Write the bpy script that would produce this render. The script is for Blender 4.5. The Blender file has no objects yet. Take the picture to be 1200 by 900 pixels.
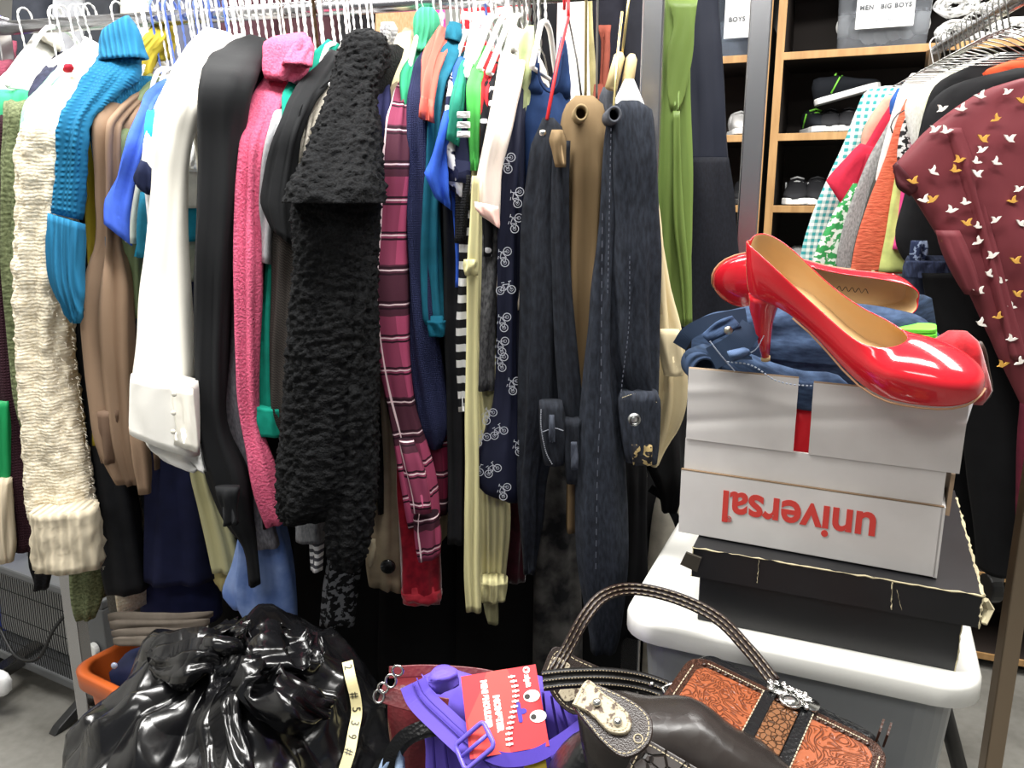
import bpy, bmesh, math, random
from math import sin, cos, pi, radians, sqrt
from mathutils import Vector, Matrix, noise
sc = bpy.context.scene
C = sc.collection
# ---------------------------------------------------------------- camera, world, lights, exposure
H, F, TH = 1.35, 950.0, radians(13)
cd = bpy.data.cameras.new('camera'); cam = bpy.data.objects.new('camera', cd); C.objects.link(cam)
cam.location = (0, 0, H); cam.rotation_euler = (pi/2 - TH, 0, 0)
cd.sensor_width = 36; cd.lens = 36*F/1200; cd.clip_start = .02
sc.camera = cam
w = bpy.data.worlds.new('world'); sc.world = w; w.use_nodes = True
w.node_tree.nodes['Background'].inputs[0].default_value = (.92, .96, 1, 1)
w.node_tree.nodes['Background'].inputs[1].default_value = .16
def area(name, loc, sx, sy, power, rot=(0,0,0), col=(1,.985,.95)):
    l = bpy.data.lights.new(name, 'AREA'); l.shape = 'RECTANGLE'; l.size = sx; l.size_y = sy; l.energy = power; l.color = col
    o = bpy.data.objects.new(name, l); C.objects.link(o); o.location = loc; o.rotation_euler = rot
area('ceiling_lamp_near', (-.1, .75, 2.72), 1.9, .35, 66, (0, 0, -.25))
area('ceiling_lamp_left', (-1.35, 1.2, 2.72), .35, 1.5, 38, (0, 0, .1))
area('ceiling_lamp_right', (1.25, 1.4, 2.72), .35, 1.7, 44, (0, 0, .1))
area('ceiling_lamp_far', (-.4, 2.6, 2.72), 1.5, .35, 34, (0, 0, .1))
area('ceiling_lamp_behind', (-.5, -1.1, 2.72), 1.5, .4, 20, (0, 0, .1))
sc.view_settings.view_transform = 'Standard'; sc.view_settings.look = 'None'
sc.view_settings.exposure = .35; sc.view_settings.gamma = 1; sc.view_settings.use_curve_mapping = False

# ---------------------------------------------------------------- helpers
CT, ST = cos(TH), sin(TH)
def ray(x, y):
    u = (x-600)/F; v = (y-450)/F
    return Vector((u, CT-ST*v, -ST-CT*v))
def at(x, y, Y):
    r = ray(x, y); return Vector((0, 0, H)) + r*(Y/r.y)
def atz(x, y, z):
    r = ray(x, y); return Vector((0, 0, H)) + r*((z-H)/r.z)
def lin(hx):
    r = [int(hx[i:i+2], 16)/255 for i in (0, 2, 4)]
    return tuple((c/12.92 if c <= .04045 else ((c+.055)/1.055)**2.4) for c in r) + (1,)
MC = {}
def nt_new(name):
    m = bpy.data.materials.new(name); m.use_nodes = True
    t = m.node_tree; b = t.nodes['Principled BSDF']
    return m, t, b
def mat(hx, kind='plain', rough=None, hx2=None, sc_=1.0, metal=0):
    key = (hx, kind, rough, hx2, sc_, metal)
    if key in MC: return MC[key]
    m, t, b = nt_new(kind + '_' + hx); N = t.nodes.new; L = t.links.new
    col = lin(hx); b.inputs['Base Color'].default_value = col
    b.inputs['Roughness'].default_value = .85 if rough is None else rough
    b.inputs['Metallic'].default_value = metal
    fabric = kind not in ('hard', 'gloss', 'chrome', 'leather', 'glossbag', 'tool', 'croc', 'wood', 'concrete', 'card', 'translucent', 'hide')
    if fabric: b.inputs['Specular IOR Level'].default_value = .2
    tc = N('ShaderNodeTexCoord'); uv = tc.outputs['UV']; ob = tc.outputs['Object']
    def noise_(vec, s, det=3, map_=None):
        if map_:
            mp = N('ShaderNodeMapping'); mp.inputs['Scale'].default_value = map_; L(vec, mp.inputs[0]); vec = mp.outputs[0]
        n = N('ShaderNodeTexNoise'); n.inputs['Scale'].default_value = s; n.inputs['Detail'].default_value = det; L(vec, n.inputs['Vector']); return n.outputs['Fac']
    def wave(vec, s, dir_='X', dist=0, prof='SIN'):
        n = N('ShaderNodeTexWave'); n.bands_direction = dir_; n.wave_profile = prof; n.inputs['Scale'].default_value = s; n.inputs['Distortion'].default_value = dist
        L(vec, n.inputs['Vector']); return n.outputs['Fac']
    def math_(op, a, b_=None):
        n = N('ShaderNodeMath'); n.operation = op
        for i, q in enumerate((a, b_)):
            if q is None: continue
            if hasattr(q, 'links'): L(q, n.inputs[i])
            else: n.inputs[i].default_value = q
        return n.outputs[0]
    def bump(h, st, d=.002):
        n = N('ShaderNodeBump'); n.inputs['Strength'].default_value = st; n.inputs['Distance'].default_value = d
        L(h, n.inputs['Height']); L(n.outputs[0], b.inputs['Normal'])
    def mixc(f, c1, c2):
        n = N('ShaderNodeMix'); n.data_type = 'RGBA'; L(f, n.inputs[0])
        for i, q in ((6, c1), (7, c2)):
            if hasattr(q, 'links'): L(q, n.inputs[i])
            else: n.inputs[i].default_value = q
        return n.outputs[2]
    def ramp(f, a, c):
        n = N('ShaderNodeMapRange'); n.inputs[1].default_value = a; n.inputs[2].default_value = c; L(f, n.inputs[0]); return n.outputs[0]
    dark = tuple(c*.72 for c in col[:3]) + (1,)
    c2 = lin(hx2) if hx2 else dark
    base = b.inputs['Base Color']
    sep = N('ShaderNodeSeparateXYZ'); L(uv, sep.inputs[0]); U, V = sep.outputs[0], sep.outputs[1]
    def stripes(co, period, width, off=0.0):     # 1 inside a band
        a = math_('ADD', co, off + 10*period); f = math_('FRACT', math_('DIVIDE', a, period)); return math_('LESS_THAN', f, width/period)
    if kind == 'plain':
        f = noise_(uv, 700*sc_); L(mixc(ramp(noise_(uv, 35), .3, .7), dark, col), base); bump(f, .25, .0006)
        t.nodes[-1]
    elif kind == 'satin':
        b.inputs['Roughness'].default_value = .38 if rough is None else rough; bump(noise_(ob, 60), .12, .002)
    elif kind == 'knit':
        s = 55*sc_
        f = math_('MULTIPLY', wave(uv, s, 'X', 1.5), wave(uv, s*.8, 'Y', 2.5)); L(mixc(f, dark, col), base); bump(f, .8, .002)
    elif kind == 'rib':
        f = wave(uv, 26*sc_, 'X', .3); L(mixc(f, dark, col), base); bump(f, .8, .003)
    elif kind == 'fuzz':
        f = math_('ADD', noise_(uv, 160*sc_, 6), math_('MULTIPLY', wave(uv, 44*sc_, 'Y', 6), .28)); L(mixc(ramp(noise_(uv, 220, 5), .35, .65), c2, col), base); bump(f, .5, .003)
    elif kind == 'fleece':
        f = noise_(ob, 260*sc_, 4); L(mixc(ramp(f, .35, .65), c2, col), base); bump(f, .9, .003)
    elif kind == 'denim':
        b.inputs['Roughness'].default_value = .9
        f = noise_(uv, 60, 5, (4, 1, 1)); tw = wave(uv, 400, 'DIAGONAL')
        L(mixc(ramp(f, .35, .7), col, c2), base); bump(math_('ADD', tw, math_('MULTIPLY', f, .6)), .3, .001)
    elif kind == 'heather':
        L(mixc(ramp(noise_(uv, 300, 5, (1, .35, 1)), .35, .65), col, c2), base); bump(noise_(uv, 500), .3, .001)
    elif kind == 'tiedye':
        L(mixc(ramp(noise_(ob, 22, 4), .35, .65), col, c2), base); bump(noise_(uv, 500), .2, .001)
    elif kind == 'velvet':
        b.inputs['Sheen Weight'].default_value = .6; b.inputs['Sheen Roughness'].default_value = .35
        L(mixc(ramp(noise_(ob, 60, 4), .35, .7), c2, col), base); bump(noise_(ob, 120), .4, .002)
    elif kind == 'herring':
        f = wave(uv, 150, 'DIAGONAL', 0); g = stripes(U, .012, .006); ff = math_('ABSOLUTE', math_('SUBTRACT', f, g))
        L(mixc(ff, col, c2), base); bump(ff, .3, .001)
    elif kind == 'gingham':
        p = .016*sc_; a = stripes(U, p, p/2); d = stripes(V, p, p/2); f = math_('MULTIPLY', math_('ADD', a, d), .5)
        L(mixc(f, c2, col), base); bump(noise_(uv, 600), .2, .001)
    elif kind == 'stripe':
        f = stripes(V, .030*sc_, .014*sc_); L(mixc(f, col, c2), base); bump(noise_(uv, 500), .2, .001)
    elif kind == 'plaid':
        a = stripes(V, .20, .075, .02); d = stripes(U, .09, .03, .015)
        k = mixc(math_('MINIMUM', math_('ADD', a, math_('MULTIPLY', d, .5)), 1.0), col, c2)
        w1 = math_('MAXIMUM', stripes(V, .05, .0022, .004), stripes(U, .045, .0018, .012))
        b1 = math_('MAXIMUM', stripes(V, .05, .003, .010), stripes(V, .05, .003, .0005))
        k = mixc(b1, k, lin('2a1520')); k = mixc(w1, k, lin('e8cfd4')); L(k, base); bump(noise_(uv, 500), .2, .001)
    elif kind == 'dots':
        v = N('ShaderNodeTexVoronoi'); v.inputs['Scale'].default_value = 60*sc_; L(uv, v.inputs['Vector'])
        L(mixc(math_('LESS_THAN', v.outputs['Distance'], .28), col, c2), base); bump(noise_(uv, 500), .2, .001)
    elif kind == 'print':
        L(mixc(ramp(noise_(uv, 55*sc_, 2), .5, .53), col, c2), base); bump(noise_(uv, 500), .2, .001)
    elif kind == 'crinkle':
        f = noise_(uv, 60, 4, (1, 3.2, 1)); L(mixc(ramp(f, .3, .7), c2, col), base); bump(f, 1, .004)
    elif kind == 'gloss':
        b.inputs['Roughness'].default_value = .12 if rough is None else rough; b.inputs['Coat Weight'].default_value = .6; b.inputs['Coat Roughness'].default_value = .05
        bump(noise_(ob, 40), .04, .002)
    elif kind == 'hard':
        b.inputs['Roughness'].default_value = .45 if rough is None else rough; bump(noise_(ob, 90), .06, .001)
    elif kind == 'chrome':
        b.inputs['Metallic'].default_value = 1; b.inputs['Roughness'].default_value = .16 if rough is None else rough
        bump(noise_(ob, 30, 2, (1, 1, .15)), .05, .003)
    elif kind == 'leather':
        b.inputs['Roughness'].default_value = .38 if rough is None else rough; v = N('ShaderNodeTexVoronoi'); v.inputs['Scale'].default_value = 260*sc_; L(ob, v.inputs['Vector'])
        L(mixc(ramp(noise_(ob, 18, 4), .35, .7), dark, col), base); bump(v.outputs['Distance'], .35, .001)
    elif kind == 'croc':
        b.inputs['Roughness'].default_value = .3; v = N('ShaderNodeTexVoronoi'); v.feature = 'DISTANCE_TO_EDGE'; v.inputs['Scale'].default_value = 75*sc_; L(ob, v.inputs['Vector'])
        f = ramp(v.outputs['Distance'], 0, .09); L(mixc(f, c2, col), base); bump(f, .9, .0015)
    elif kind == 'tool':
        b.inputs['Roughness'].default_value = .36
        n = N('ShaderNodeTexNoise'); n.inputs['Scale'].default_value = 34*sc_; n.inputs['Detail'].default_value = 1; n.inputs['Distortion'].default_value = 2.2; L(ob, n.inputs['Vector'])
        f = math_('ABSOLUTE', math_('SUBTRACT', math_('FRACT', math_('MULTIPLY', n.outputs['Fac'], 7)), .5)); f = ramp(f, .05, .28)
        L(mixc(f, c2, col), base); bump(f, .8, .002)
    elif kind == 'hide':
        b.inputs['Roughness'].default_value = .7; L(mixc(ramp(noise_(ob, 190, 5), .52, .62), col, c2), base); bump(noise_(ob, 500), .3, .001)
    elif kind == 'glossbag':
        b.inputs['Roughness'].default_value = .2; b.inputs['Specular IOR Level'].default_value = .7
        n = N('ShaderNodeTexNoise'); n.inputs['Scale'].default_value = 9; n.inputs['Detail'].default_value = 2; n.inputs['Distortion'].default_value = .6; L(ob, n.inputs['Vector'])
        f = math_('ABSOLUTE', math_('SUBTRACT', n.outputs['Fac'], .5)); bump(f, .35, .05)
    elif kind == 'wood':
        b.inputs['Roughness'].default_value = .5; mp = N('ShaderNodeMapping'); mp.inputs['Scale'].default_value = (14, 14, 1.4); L(ob, mp.inputs[0])
        f = noise_(mp.outputs[0], 4, 5); L(mixc(ramp(f, .3, .7), col, c2), base); bump(f, .1, .001)
    elif kind == 'concrete':
        b.inputs['Roughness'].default_value = .42
        f = noise_(ob, 4, 7); g = noise_(ob, 40, 5); L(mixc(ramp(math_('ADD', f, math_('MULTIPLY', g, .3)), .45, .85), c2, col), base); bump(g, .08, .002)
    elif kind == 'card':
        b.inputs['Roughness'].default_value = .6 if rough is None else rough; f = noise_(ob, 14, 4); L(mixc(ramp(f, .3, .7), dark if not hx2 else c2, col), base); bump(noise_(ob, 9, 3), .05, .01)
    elif kind == 'translucent':
        b.inputs['Roughness'].default_value = .3 if rough is None else rough; b.inputs['Transmission Weight'].default_value = .3 if rough is None else .8; bump(noise_(ob, 200), .1, .001)
    MC[key] = m; return m

def mesh_obj(name, verts, faces, m, parent=None, uvs=None, smooth=True, ms=None):
    me = bpy.data.meshes.new(name); me.from_pydata([tuple(v) for v in verts], [], faces)
    if uvs:
        l = me.uv_layers.new(name='uv'); vi = [0]*len(me.loops); me.loops.foreach_get('vertex_index', vi)
        flat = []
        for i in vi: flat += uvs[i]
        l.data.foreach_set('uv', flat)
    if smooth: me.polygons.foreach_set('use_smooth', [True]*len(me.polygons))
    for q in (ms or [m]): me.materials.append(q)
    o = bpy.data.objects.new(name, me); C.objects.link(o)
    if parent: adopt(o, parent)
    return o
def adopt(o, p):
    o.parent = p
    q = p; T = Vector((0, 0, 0))
    while q is not None and q.type == 'EMPTY': T += q.location; q = q.parent
    o.matrix_parent_inverse = Matrix.Translation(-T)
def thing(name, label, cat, loc=(0, 0, 0), group=None):
    o = bpy.data.objects.new(name, None); o.empty_display_size = .05; C.objects.link(o); o.location = loc
    o['label'] = label; o['category'] = cat
    if group: o['group'] = group
    return o
def tag(o, label, cat, group=None):
    o['label'] = label; o['category'] = cat
    if group: o['group'] = group
    return o
def struct(o): o['kind'] = 'structure'; return o
class MB:
    def __init__(s): s.v = []; s.f = []
    def add(s, vs, fs):
        k = len(s.v); s.v += [Vector(q) for q in vs]; s.f += [tuple(i+k for i in f) for f in fs]
    def hexa(s, p):   # 8 points: bottom 4 ccw, top 4
        s.add(p, [(3, 2, 1, 0), (4, 5, 6, 7), (0, 1, 5, 4), (1, 2, 6, 5), (2, 3, 7, 6), (3, 0, 4, 7)])
    def box(s, fr, a0, a1, b0, b1, h0, h1):
        s.hexa([fr(a, b, h) for h in (h0, h1) for a, b in ((a0, b0), (a1, b0), (a1, b1), (a0, b1))])
    def prism(s, poly, h0, h1, fr, bev=0.0):
        n = len(poly); cx = sum(p[0] for p in poly)/n; cy = sum(p[1] for p in poly)/n
        vs = [fr(a, b, h0) for a, b in poly] + [fr(a, b, h1-bev) for a, b in poly]
        fs = [tuple(range(n-1, -1, -1))] + [(i, (i+1) % n, n+(i+1) % n, n+i) for i in range(n)]
        if bev:
            vs += [fr(a+(cx-a)/max(1e-6, sqrt((cx-a)**2+(cy-b)**2))*bev, b+(cy-b)/max(1e-6, sqrt((cx-a)**2+(cy-b)**2))*bev, h1) for a, b in poly]
            fs += [(n+i, n+(i+1) % n, 2*n+(i+1) % n, 2*n+i) for i in range(n)] + [tuple(range(2*n, 3*n))]
        else: fs += [tuple(range(n, 2*n))]
        s.add(vs, fs)
    def tube(s, pts, r, seg=6, closed=False, caps=True):
        pts = [Vector(p) for p in pts]; n = len(pts); vs = []; fs = []; prev = None
        for i, p in enumerate(pts):
            tg = (pts[(i+1) % n] - pts[i-1]) if closed else (pts[min(i+1, n-1)] - pts[max(i-1, 0)])
            if tg.length < 1e-9: tg = Vector((0, 0, 1))
            tg.normalize()
            if prev is None:
                prev = Vector((0, 0, 1)) if abs(tg.z) < .9 else Vector((1, 0, 0))
            a = (prev - tg*prev.dot(tg))
            if a.length < 1e-6: a = Vector((.3, 1, .2)) - tg*tg.dot(Vector((.3, 1, .2)))
            a.normalize(); prev = a; b = tg.cross(a); rr = r[i] if isinstance(r, (list, tuple)) else r
            for k in range(seg):
                t = 2*pi*k/seg; vs.append(p + (a*cos(t) + b*sin(t))*rr)
        for i in range(n if closed else n-1):
            for k in range(seg):
                fs.append((i*seg+k, i*seg+(k+1) % seg, ((i+1) % n)*seg+(k+1) % seg, ((i+1) % n)*seg+k))
        if not closed and caps: fs += [tuple(range(seg-1, -1, -1)), tuple((n-1)*seg+k for k in range(seg))]
        s.add(vs, fs)
    def ball(s, c, r, seg=12, rings=8):
        r = r if isinstance(r, (tuple, list)) else (r, r, r); vs = []; fs = []
        for i in range(rings+1):
            a = pi*i/rings
            for k in range(seg):
                t = 2*pi*k/seg; vs.append(Vector(c) + Vector((sin(a)*cos(t)*r[0], sin(a)*sin(t)*r[1], cos(a)*r[2])))
        for i in range(rings):
            for k in range(seg): fs.append((i*seg+k, (i+1)*seg+k, (i+1)*seg+(k+1) % seg, i*seg+(k+1) % seg))
        s.add(vs, fs)
    def obj(s, name, m, parent=None, smooth=False):
        return mesh_obj(name, s.v, s.f, m, parent, smooth=smooth)
def frame(O, e1, e2, e3=None):
    O = Vector(O); e1 = Vector(e1).normalized(); e2 = Vector(e2); e2 = (e2 - e1*e1.dot(e2)).normalized(); e3 = e1.cross(e2) if e3 is None else Vector(e3)
    f = lambda a, b, h=0: O + e1*a + e2*b + e3*h
    f.M = Matrix((( e1.x, e2.x, e3.x, O.x), (e1.y, e2.y, e3.y, O.y), (e1.z, e2.z, e3.z, O.z), (0, 0, 0, 1)))
    return f
WF = frame((0, 0, 0), (1, 0, 0), (0, 1, 0))
def rrect(a0, a1, b0, b1, r, n=5):
    out = []
    for cx, cy, st in ((a1-r, b1-r, 0), (a0+r, b1-r, 90), (a0+r, b0+r, 180), (a1-r, b0+r, 270)):
        for i in range(n+1):
            t = radians(st + 90*i/n); out.append((cx+r*cos(t), cy+r*sin(t)))
    return out
def bevel(o, wd, seg=2):
    md = o.modifiers.new('bevel', 'BEVEL'); md.width = wd; md.segments = seg; md.limit_method = 'ANGLE'; md.angle_limit = radians(40); return o
def spline(P, n):
    """Catmull-Rom through vectors P, n samples"""
    P = [Vector(p) for p in P]; k = len(P)
    if k == 2: return [P[0].lerp(P[1], i/(n-1)) for i in range(n)]
    d = [0]
    for i in range(1, k): d.append(d[-1] + max(1e-6, (P[i]-P[i-1]).length))
    out = []
    j = 0
    for i in range(n):
        s = d[-1]*i/(n-1)
        while j < k-2 and s > d[j+1]: j += 1
        t = (s-d[j])/(d[j+1]-d[j]); t = min(1, max(0, t))
        p0 = P[max(j-1, 0)]; p1 = P[j]; p2 = P[j+1]; p3 = P[min(j+2, k-1)]
        m1 = (p2-p0)*((d[j+1]-d[j])/max(1e-6, d[j+1]-d[max(j-1, 0)])); m2 = (p3-p1)*((d[j+1]-d[j])/max(1e-6, d[min(j+2, k-1)]-d[j]))
        t2 = t*t; t3 = t2*t
        out.append(p1*(2*t3-3*t2+1) + m1*(t3-2*t2+t) + p2*(3*t2-2*t3) + m2*(t3-t2))
    return out
def rows_world(rows, D, sh=None, y0=None, dn=.17):
    """pixel rows -> pairs of world points; (y,xl,xr[,d]) or (xl,yl,xr,yr,d)"""
    out = []
    for r in rows:
        if len(r) == 5: xl, yl, xr, yr, d = r
        else:
            yl = yr = r[0]; xl, xr = r[1], r[2]; d = r[3] if len(r) > 3 else None
        if d is None:
            ym = (yl+yr)/2
            d = dn*max(0, min(1, (sh-ym)/max(1, sh-y0))) if sh is not None else 0
        out.append((at(xl, yl, D+d), at(xr, yr, D+d)))
    return out
SEED = [0]
def loft(name, pr, m, parent=None, th=.03, N=24, M=None, fold=.004, fk=3, wob=.004, disp=None, power=.75, hollow=True, keep=False, dirn=None, capr=.3, tap=True):
    SEED[0] += 1; sd = SEED[0]*7.31
    ln = sum(((pr[i+1][0]+pr[i+1][1])-(pr[i][0]+pr[i][1])).length/2 for i in range(len(pr)-1))
    if M is None: M = max(10, min(64, int(ln/.011)))
    Ls = spline([p[0] for p in pr], M); Rs = spline([p[1] for p in pr], M)
    # resample both with the same parameter: use paired spline in 6D by row index
    k = len(pr); d = [0]
    for i in range(1, k): d.append(d[-1] + max(1e-5, ((pr[i][0]+pr[i][1])-(pr[i-1][0]+pr[i-1][1])).length/2))
    Ls = []; Rs = []; j = 0
    for i in range(M):
        s = d[-1]*i/(M-1)
        while j < k-2 and s > d[j+1]: j += 1
        t = min(1, max(0, (s-d[j])/(d[j+1]-d[j])))
        for src, dst in ((0, Ls), (1, Rs)):
            p0 = pr[max(j-1, 0)][src]; p1 = pr[j][src]; p2 = pr[j+1][src]; p3 = pr[min(j+2, k-1)][src]
            m1 = (p2-p0)*((d[j+1]-d[j])/max(1e-5, d[j+1]-d[max(j-1, 0)])); m2 = (p3-p1)*((d[j+1]-d[j])/max(1e-5, d[min(j+2, k-1)]-d[j]))
            t2 = t*t; t3 = t2*t
            dst.append(p1*(2*t3-3*t2+1) + m1*(t3-2*t2+t) + p2*(3*t2-2*t3) + m2*(t3-t2))
    vs = []; uvs = []; grid = []
    vlen = 0
    for i in range(M):
        c = (Ls[i]+Rs[i])/2; a = (Rs[i]-Ls[i])/2; t = i/(M-1)
        if i: vlen += (c-pc).length
        pc = c
        if dirn is None: e = Vector((c.x, c.y, 0)).normalized()
        else: e = Vector(dirn)
        al = a.length
        if al > 1e-7: e = e - a*(e.dot(a)/(al*al))
        e.normalize()
        hw = min(1, .55+.45*min(t*6, 1)) if tap else 1
        thk = min(th, max(al*1.6, .006))*hw*.5
        if not hollow: thk *= (capr + (1-capr)*min(1, (1-t)*5))
        ah = a/al if al > 1e-7 else Vector((1, 0, 0))
        for q in range(N):
            g = 2*pi*q/N; cg, sg = cos(g), sin(g)
            ca = math.copysign(abs(cg)**power, cg); sa = math.copysign(abs(sg)**power, sg)
            p = c + a*ca - e*(thk*sa)
            nrm = (ah*cg - e*sg)
            u = ca*al
            wx = u/max(.02, al)
            f = fold*(sin(fk*(wx*2.2+sd) + 2.0*sin(t*3+sd)) + .5*sin(fk*2.3*wx+sd*2+3*t))*abs(sg)*min(1, t*5+.15)
            f += wob*noise.noise(Vector((p.x*26, p.y*26+sd, p.z*9)))*(.35+.65*abs(sg))
            if disp: f += disp(p, t, sg)
            vs.append(p + nrm*f); uvs.append((u, -vlen))
    fs = []
    for i in range(M-1):
        for q in range(N):
            fs.append((i*N+q, i*N+(q+1) % N, (i+1)*N+(q+1) % N, (i+1)*N+q))
    fs.append(tuple(range(N-1, -1, -1)))
    base = (M-1)*N
    if hollow:
        c = (Ls[-1]+Rs[-1])/2; ax = (Ls[-1]+Rs[-1]-Ls[-3]-Rs[-3]).normalized()
        for sc2, dz in ((.86, .0), (.8, -.03)):
            k0 = len(vs)
            for q in range(N):
                vs.append(c + (vs[base+q]-c)*sc2 + ax*dz); uvs.append(uvs[base+q])
            prev = base if sc2 == .86 else k0-N
            for q in range(N): fs.append((prev+q, prev+(q+1) % N, k0+(q+1) % N, k0+q))
        fs.append(tuple(range(len(vs)-N, len(vs))))
    else: fs.append(tuple(base+q for q in range(N)))
    o = mesh_obj(name, vs, fs, m, parent, uvs)
    if keep: o_grid[o.name] = (vs, N, M)
    return o
o_grid = {}
NB = Vector((.248, .969, 0))            # straight back, square to the main rail
ND = Vector((.969, -.248, 0))           # along the main rail
def rail_y(x): return 1.364 - .256*x
def rail_at_px(px, py=90):
    r = ray(px, py); k = r.x/r.y; return 1.364/(1+.256*k)
RZ = 1.665
FABR = []
def body(parent, m, P0, zn, zs, zh, s0=.02, s1=.38, hw=.009, lower=0.0, name='body', dirb=None):
    nb = dirb or NB; side = Vector((nb.y, -nb.x, 0)); SEED[0] += 1; sd = SEED[0]*3.7
    A, B = 12, 22; vs = []; fs = []; uvs = []
    for sgn in (1, -1):
        for j in range(B+1):
            for i in range(A+1):
                f = i/A; s = s0 + (s1-s0)*f; top = zs + (zn-zs)*(1-abs(2*f-1))**.8
                if abs(2*f-1) < .3: top -= .03*(1-abs(2*f-1)/.3)
                z = top + (zh-top)*j/B
                wv = .006*sin(9*f+sd+3*j/B) + .004*noise.noise(Vector((s*18, z*8, sd)))
                edge = min(1, 6*f, 6*(1-f)); 
                p = P0 + nb*s + side*(wv*min(1, j/4) + sgn*hw*(.25+.75*edge)); p.z = z
                vs.append(p); uvs.append((s, z))
    W = A+1; K = W*(B+1)
    for j in range(B):
        for i in range(A):
            a = j*W+i
            fs.append((a, a+1, a+W+1, a+W)); fs.append((K+a, K+a+W, K+a+W+1, K+a+1))
    for j in range(B):
        a = j*W; fs.append((a, a+W, K+a+W, K+a)); a += A; fs.append((a, K+a, K+a+W, a+W))
    for i in range(A):
        fs.append((i, K+i, K+i+1, i+1)); a = B*W+i; fs.append((a, a+1, K+a+1, K+a))
    return mesh_obj(name, vs, fs, m, parent, uvs)
def hanger(label, px, zneck, Yn=None, style='white', arm=.17, drop=.075, arms=True, X=None, twist=True, group=None, dirb=None, ry=None, rz=RZ, garment_arm=False):
    nb = dirb or NB
    X = X if X is not None else None
    Y = Yn
    base = Vector((X, Y, rz))
    t = thing('clothes_hanger', label, 'hanger', (X, Y, zneck-drop), group)
    r, m, am, ar = {'white': (.0012, mat('f4f4f2', 'hard'), mat('f6f6f4', 'hard'), .0042), 'wire': (.0013, mat('a9a9a6', 'chrome', .35), mat('a9a9a6', 'chrome', .35), .0013),
               'black': (.0016, mat('1b1b1d', 'hard'), mat('1b1b1d', 'hard'), .003), 'brown': (.0015, mat('6e5a44', 'chrome', .35), mat('3a2c22', 'hard'), .0018),
               'gold': (.0017, mat('d8c690', 'chrome', .3), mat('d9c9a0', 'hard'), .004), 'red': (.0016, mat('d0282e', 'hard'), mat('d0282e', 'hard'), .0018),
               'blue': (.0012, mat('5f78c8', 'hard'), mat('e8ecf6', 'hard'), .003)}[style]
    R = .016; pts = []
    for i in range(9):
        a = radians(-35 + 215*i/8); pts.append(base + nb*(-R*cos(a)*-1)*1 + Vector((0, 0, R*sin(a)+.004)))
    top = pts[-1]; neck = Vector((X, Y, zneck))
    pts = pts + [top.lerp(neck, f) + nb*(.016*(1-f)*0) for f in (.3, .6, 1)]
    mb = MB()
    if twist:
        for ph in (0, pi):
            q = spline(pts, 46); mb.tube([p + Vector((cos(i*.75+ph), sin(i*.75+ph)*.6, 0))*r*.95 for i, p in enumerate(q)], r, 5)
    else: mb.tube(spline(pts, 24), r*1.25, 6)
    mb.obj('hook', m, t, True)
    if arms:
        mb = MB()
        L = neck - nb*arm - Vector((0, 0, drop)); Rr = neck + nb*arm - Vector((0, 0, drop))
        a1 = neck - nb*.03 - Vector((0, 0, .008)); a2 = neck + nb*.03 - Vector((0, 0, .008))
        mb.tube(spline([neck, a1, L.lerp(a1, .5), L], 14), ar, 6); mb.tube(spline([neck, a2, Rr.lerp(a2, .5), Rr], 14), ar, 6)
        mb.tube([L, Rr], ar*.8, 6)
        mb.obj('shoulder_bar', am, t, True)
    return t
def G(name, label, cat, m, rows, sh=None, lay=0, th=.03, hem=None, part='sleeve', hang='white', hlabel=None, bd=True, D=None, dn=.17, N=26, M=None, fold=.006, fk=3, wob=.006, disp=None, group=None, arms=True, twist=True, bm=None, keep=False, hollow=True, hy=None):
    f = [r for r in rows]
    def cx(r): return (r[0]+r[2])/2 if len(r) == 5 else (r[1]+r[2])/2
    def cy(r): return (r[1]+r[3])/2 if len(r) == 5 else r[0]
    y0 = cy(f[0])
    rs = min(f, key=lambda r: abs(cy(r)-(sh if sh else y0)))
    if D is None: D = rail_at_px(cx(rs), cy(rs)) - .17 + lay
    pr = rows_world(f, D, sh, y0, dn)
    zmin = min(p.z for q in pr for p in q)
    P0 = (pr[f.index(rs)][0]+pr[f.index(rs)][1])/2; neck = (pr[0][0]+pr[0][1])/2
    t = thing(name, label, cat, (P0.x, P0.y+.1, zmin), group)
    t['_D'] = D
    o = loft(part, pr, m, t, th, N, M, fold, fk, wob, disp, keep=keep, hollow=hollow)
    if bd:
        zh = at(cx(rs), hem, D+.1).z if hem else zmin+.02
        body(t, bm or m, Vector((P0.x, P0.y, 0)) + ND*.0, neck.z, P0.z, zh)
    if hang:
        nx = P0.x + NB.x*.17
        if not bd and sh is None: nx = neck.x
        hanger(hlabel or (dict(white='white', wire='silver wire', black='black', brown='brown wire', gold='gold hooked', red='red', blue='blue and white')[hang] + ' hanger holding the ' + label.split(' with ')[0].split(' hanging ')[0]), 0, max(neck.z - .004, RZ-.16) if hy is None else hy, rail_y(nx), hang, arms=arms, X=nx, twist=twist, drop=max(.05, (hy if hy is not None and hy > neck.z else max(neck.z - .004, RZ-.16))-P0.z+(.005 if hy is None else -.012)), arm=.13 if hy is None else .155)
    return t
def P(t, name, rows, m, lay=0, th=.02, D=None, **k):
    pr = rows_world(rows, (D or t['_D'])+lay, k.pop('sh', None), rows[0][0] if len(rows[0]) != 5 else rows[0][1])
    k.setdefault('fold', .003); k.setdefault('wob', .0035)
    k.setdefault('tap', not any(q in name for q in ('cuff', 'hem', 'band', 'waist', 'skirt', 'stripe', 'yoke')))
    return loft(name, pr, m, t, th, **k)
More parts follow.
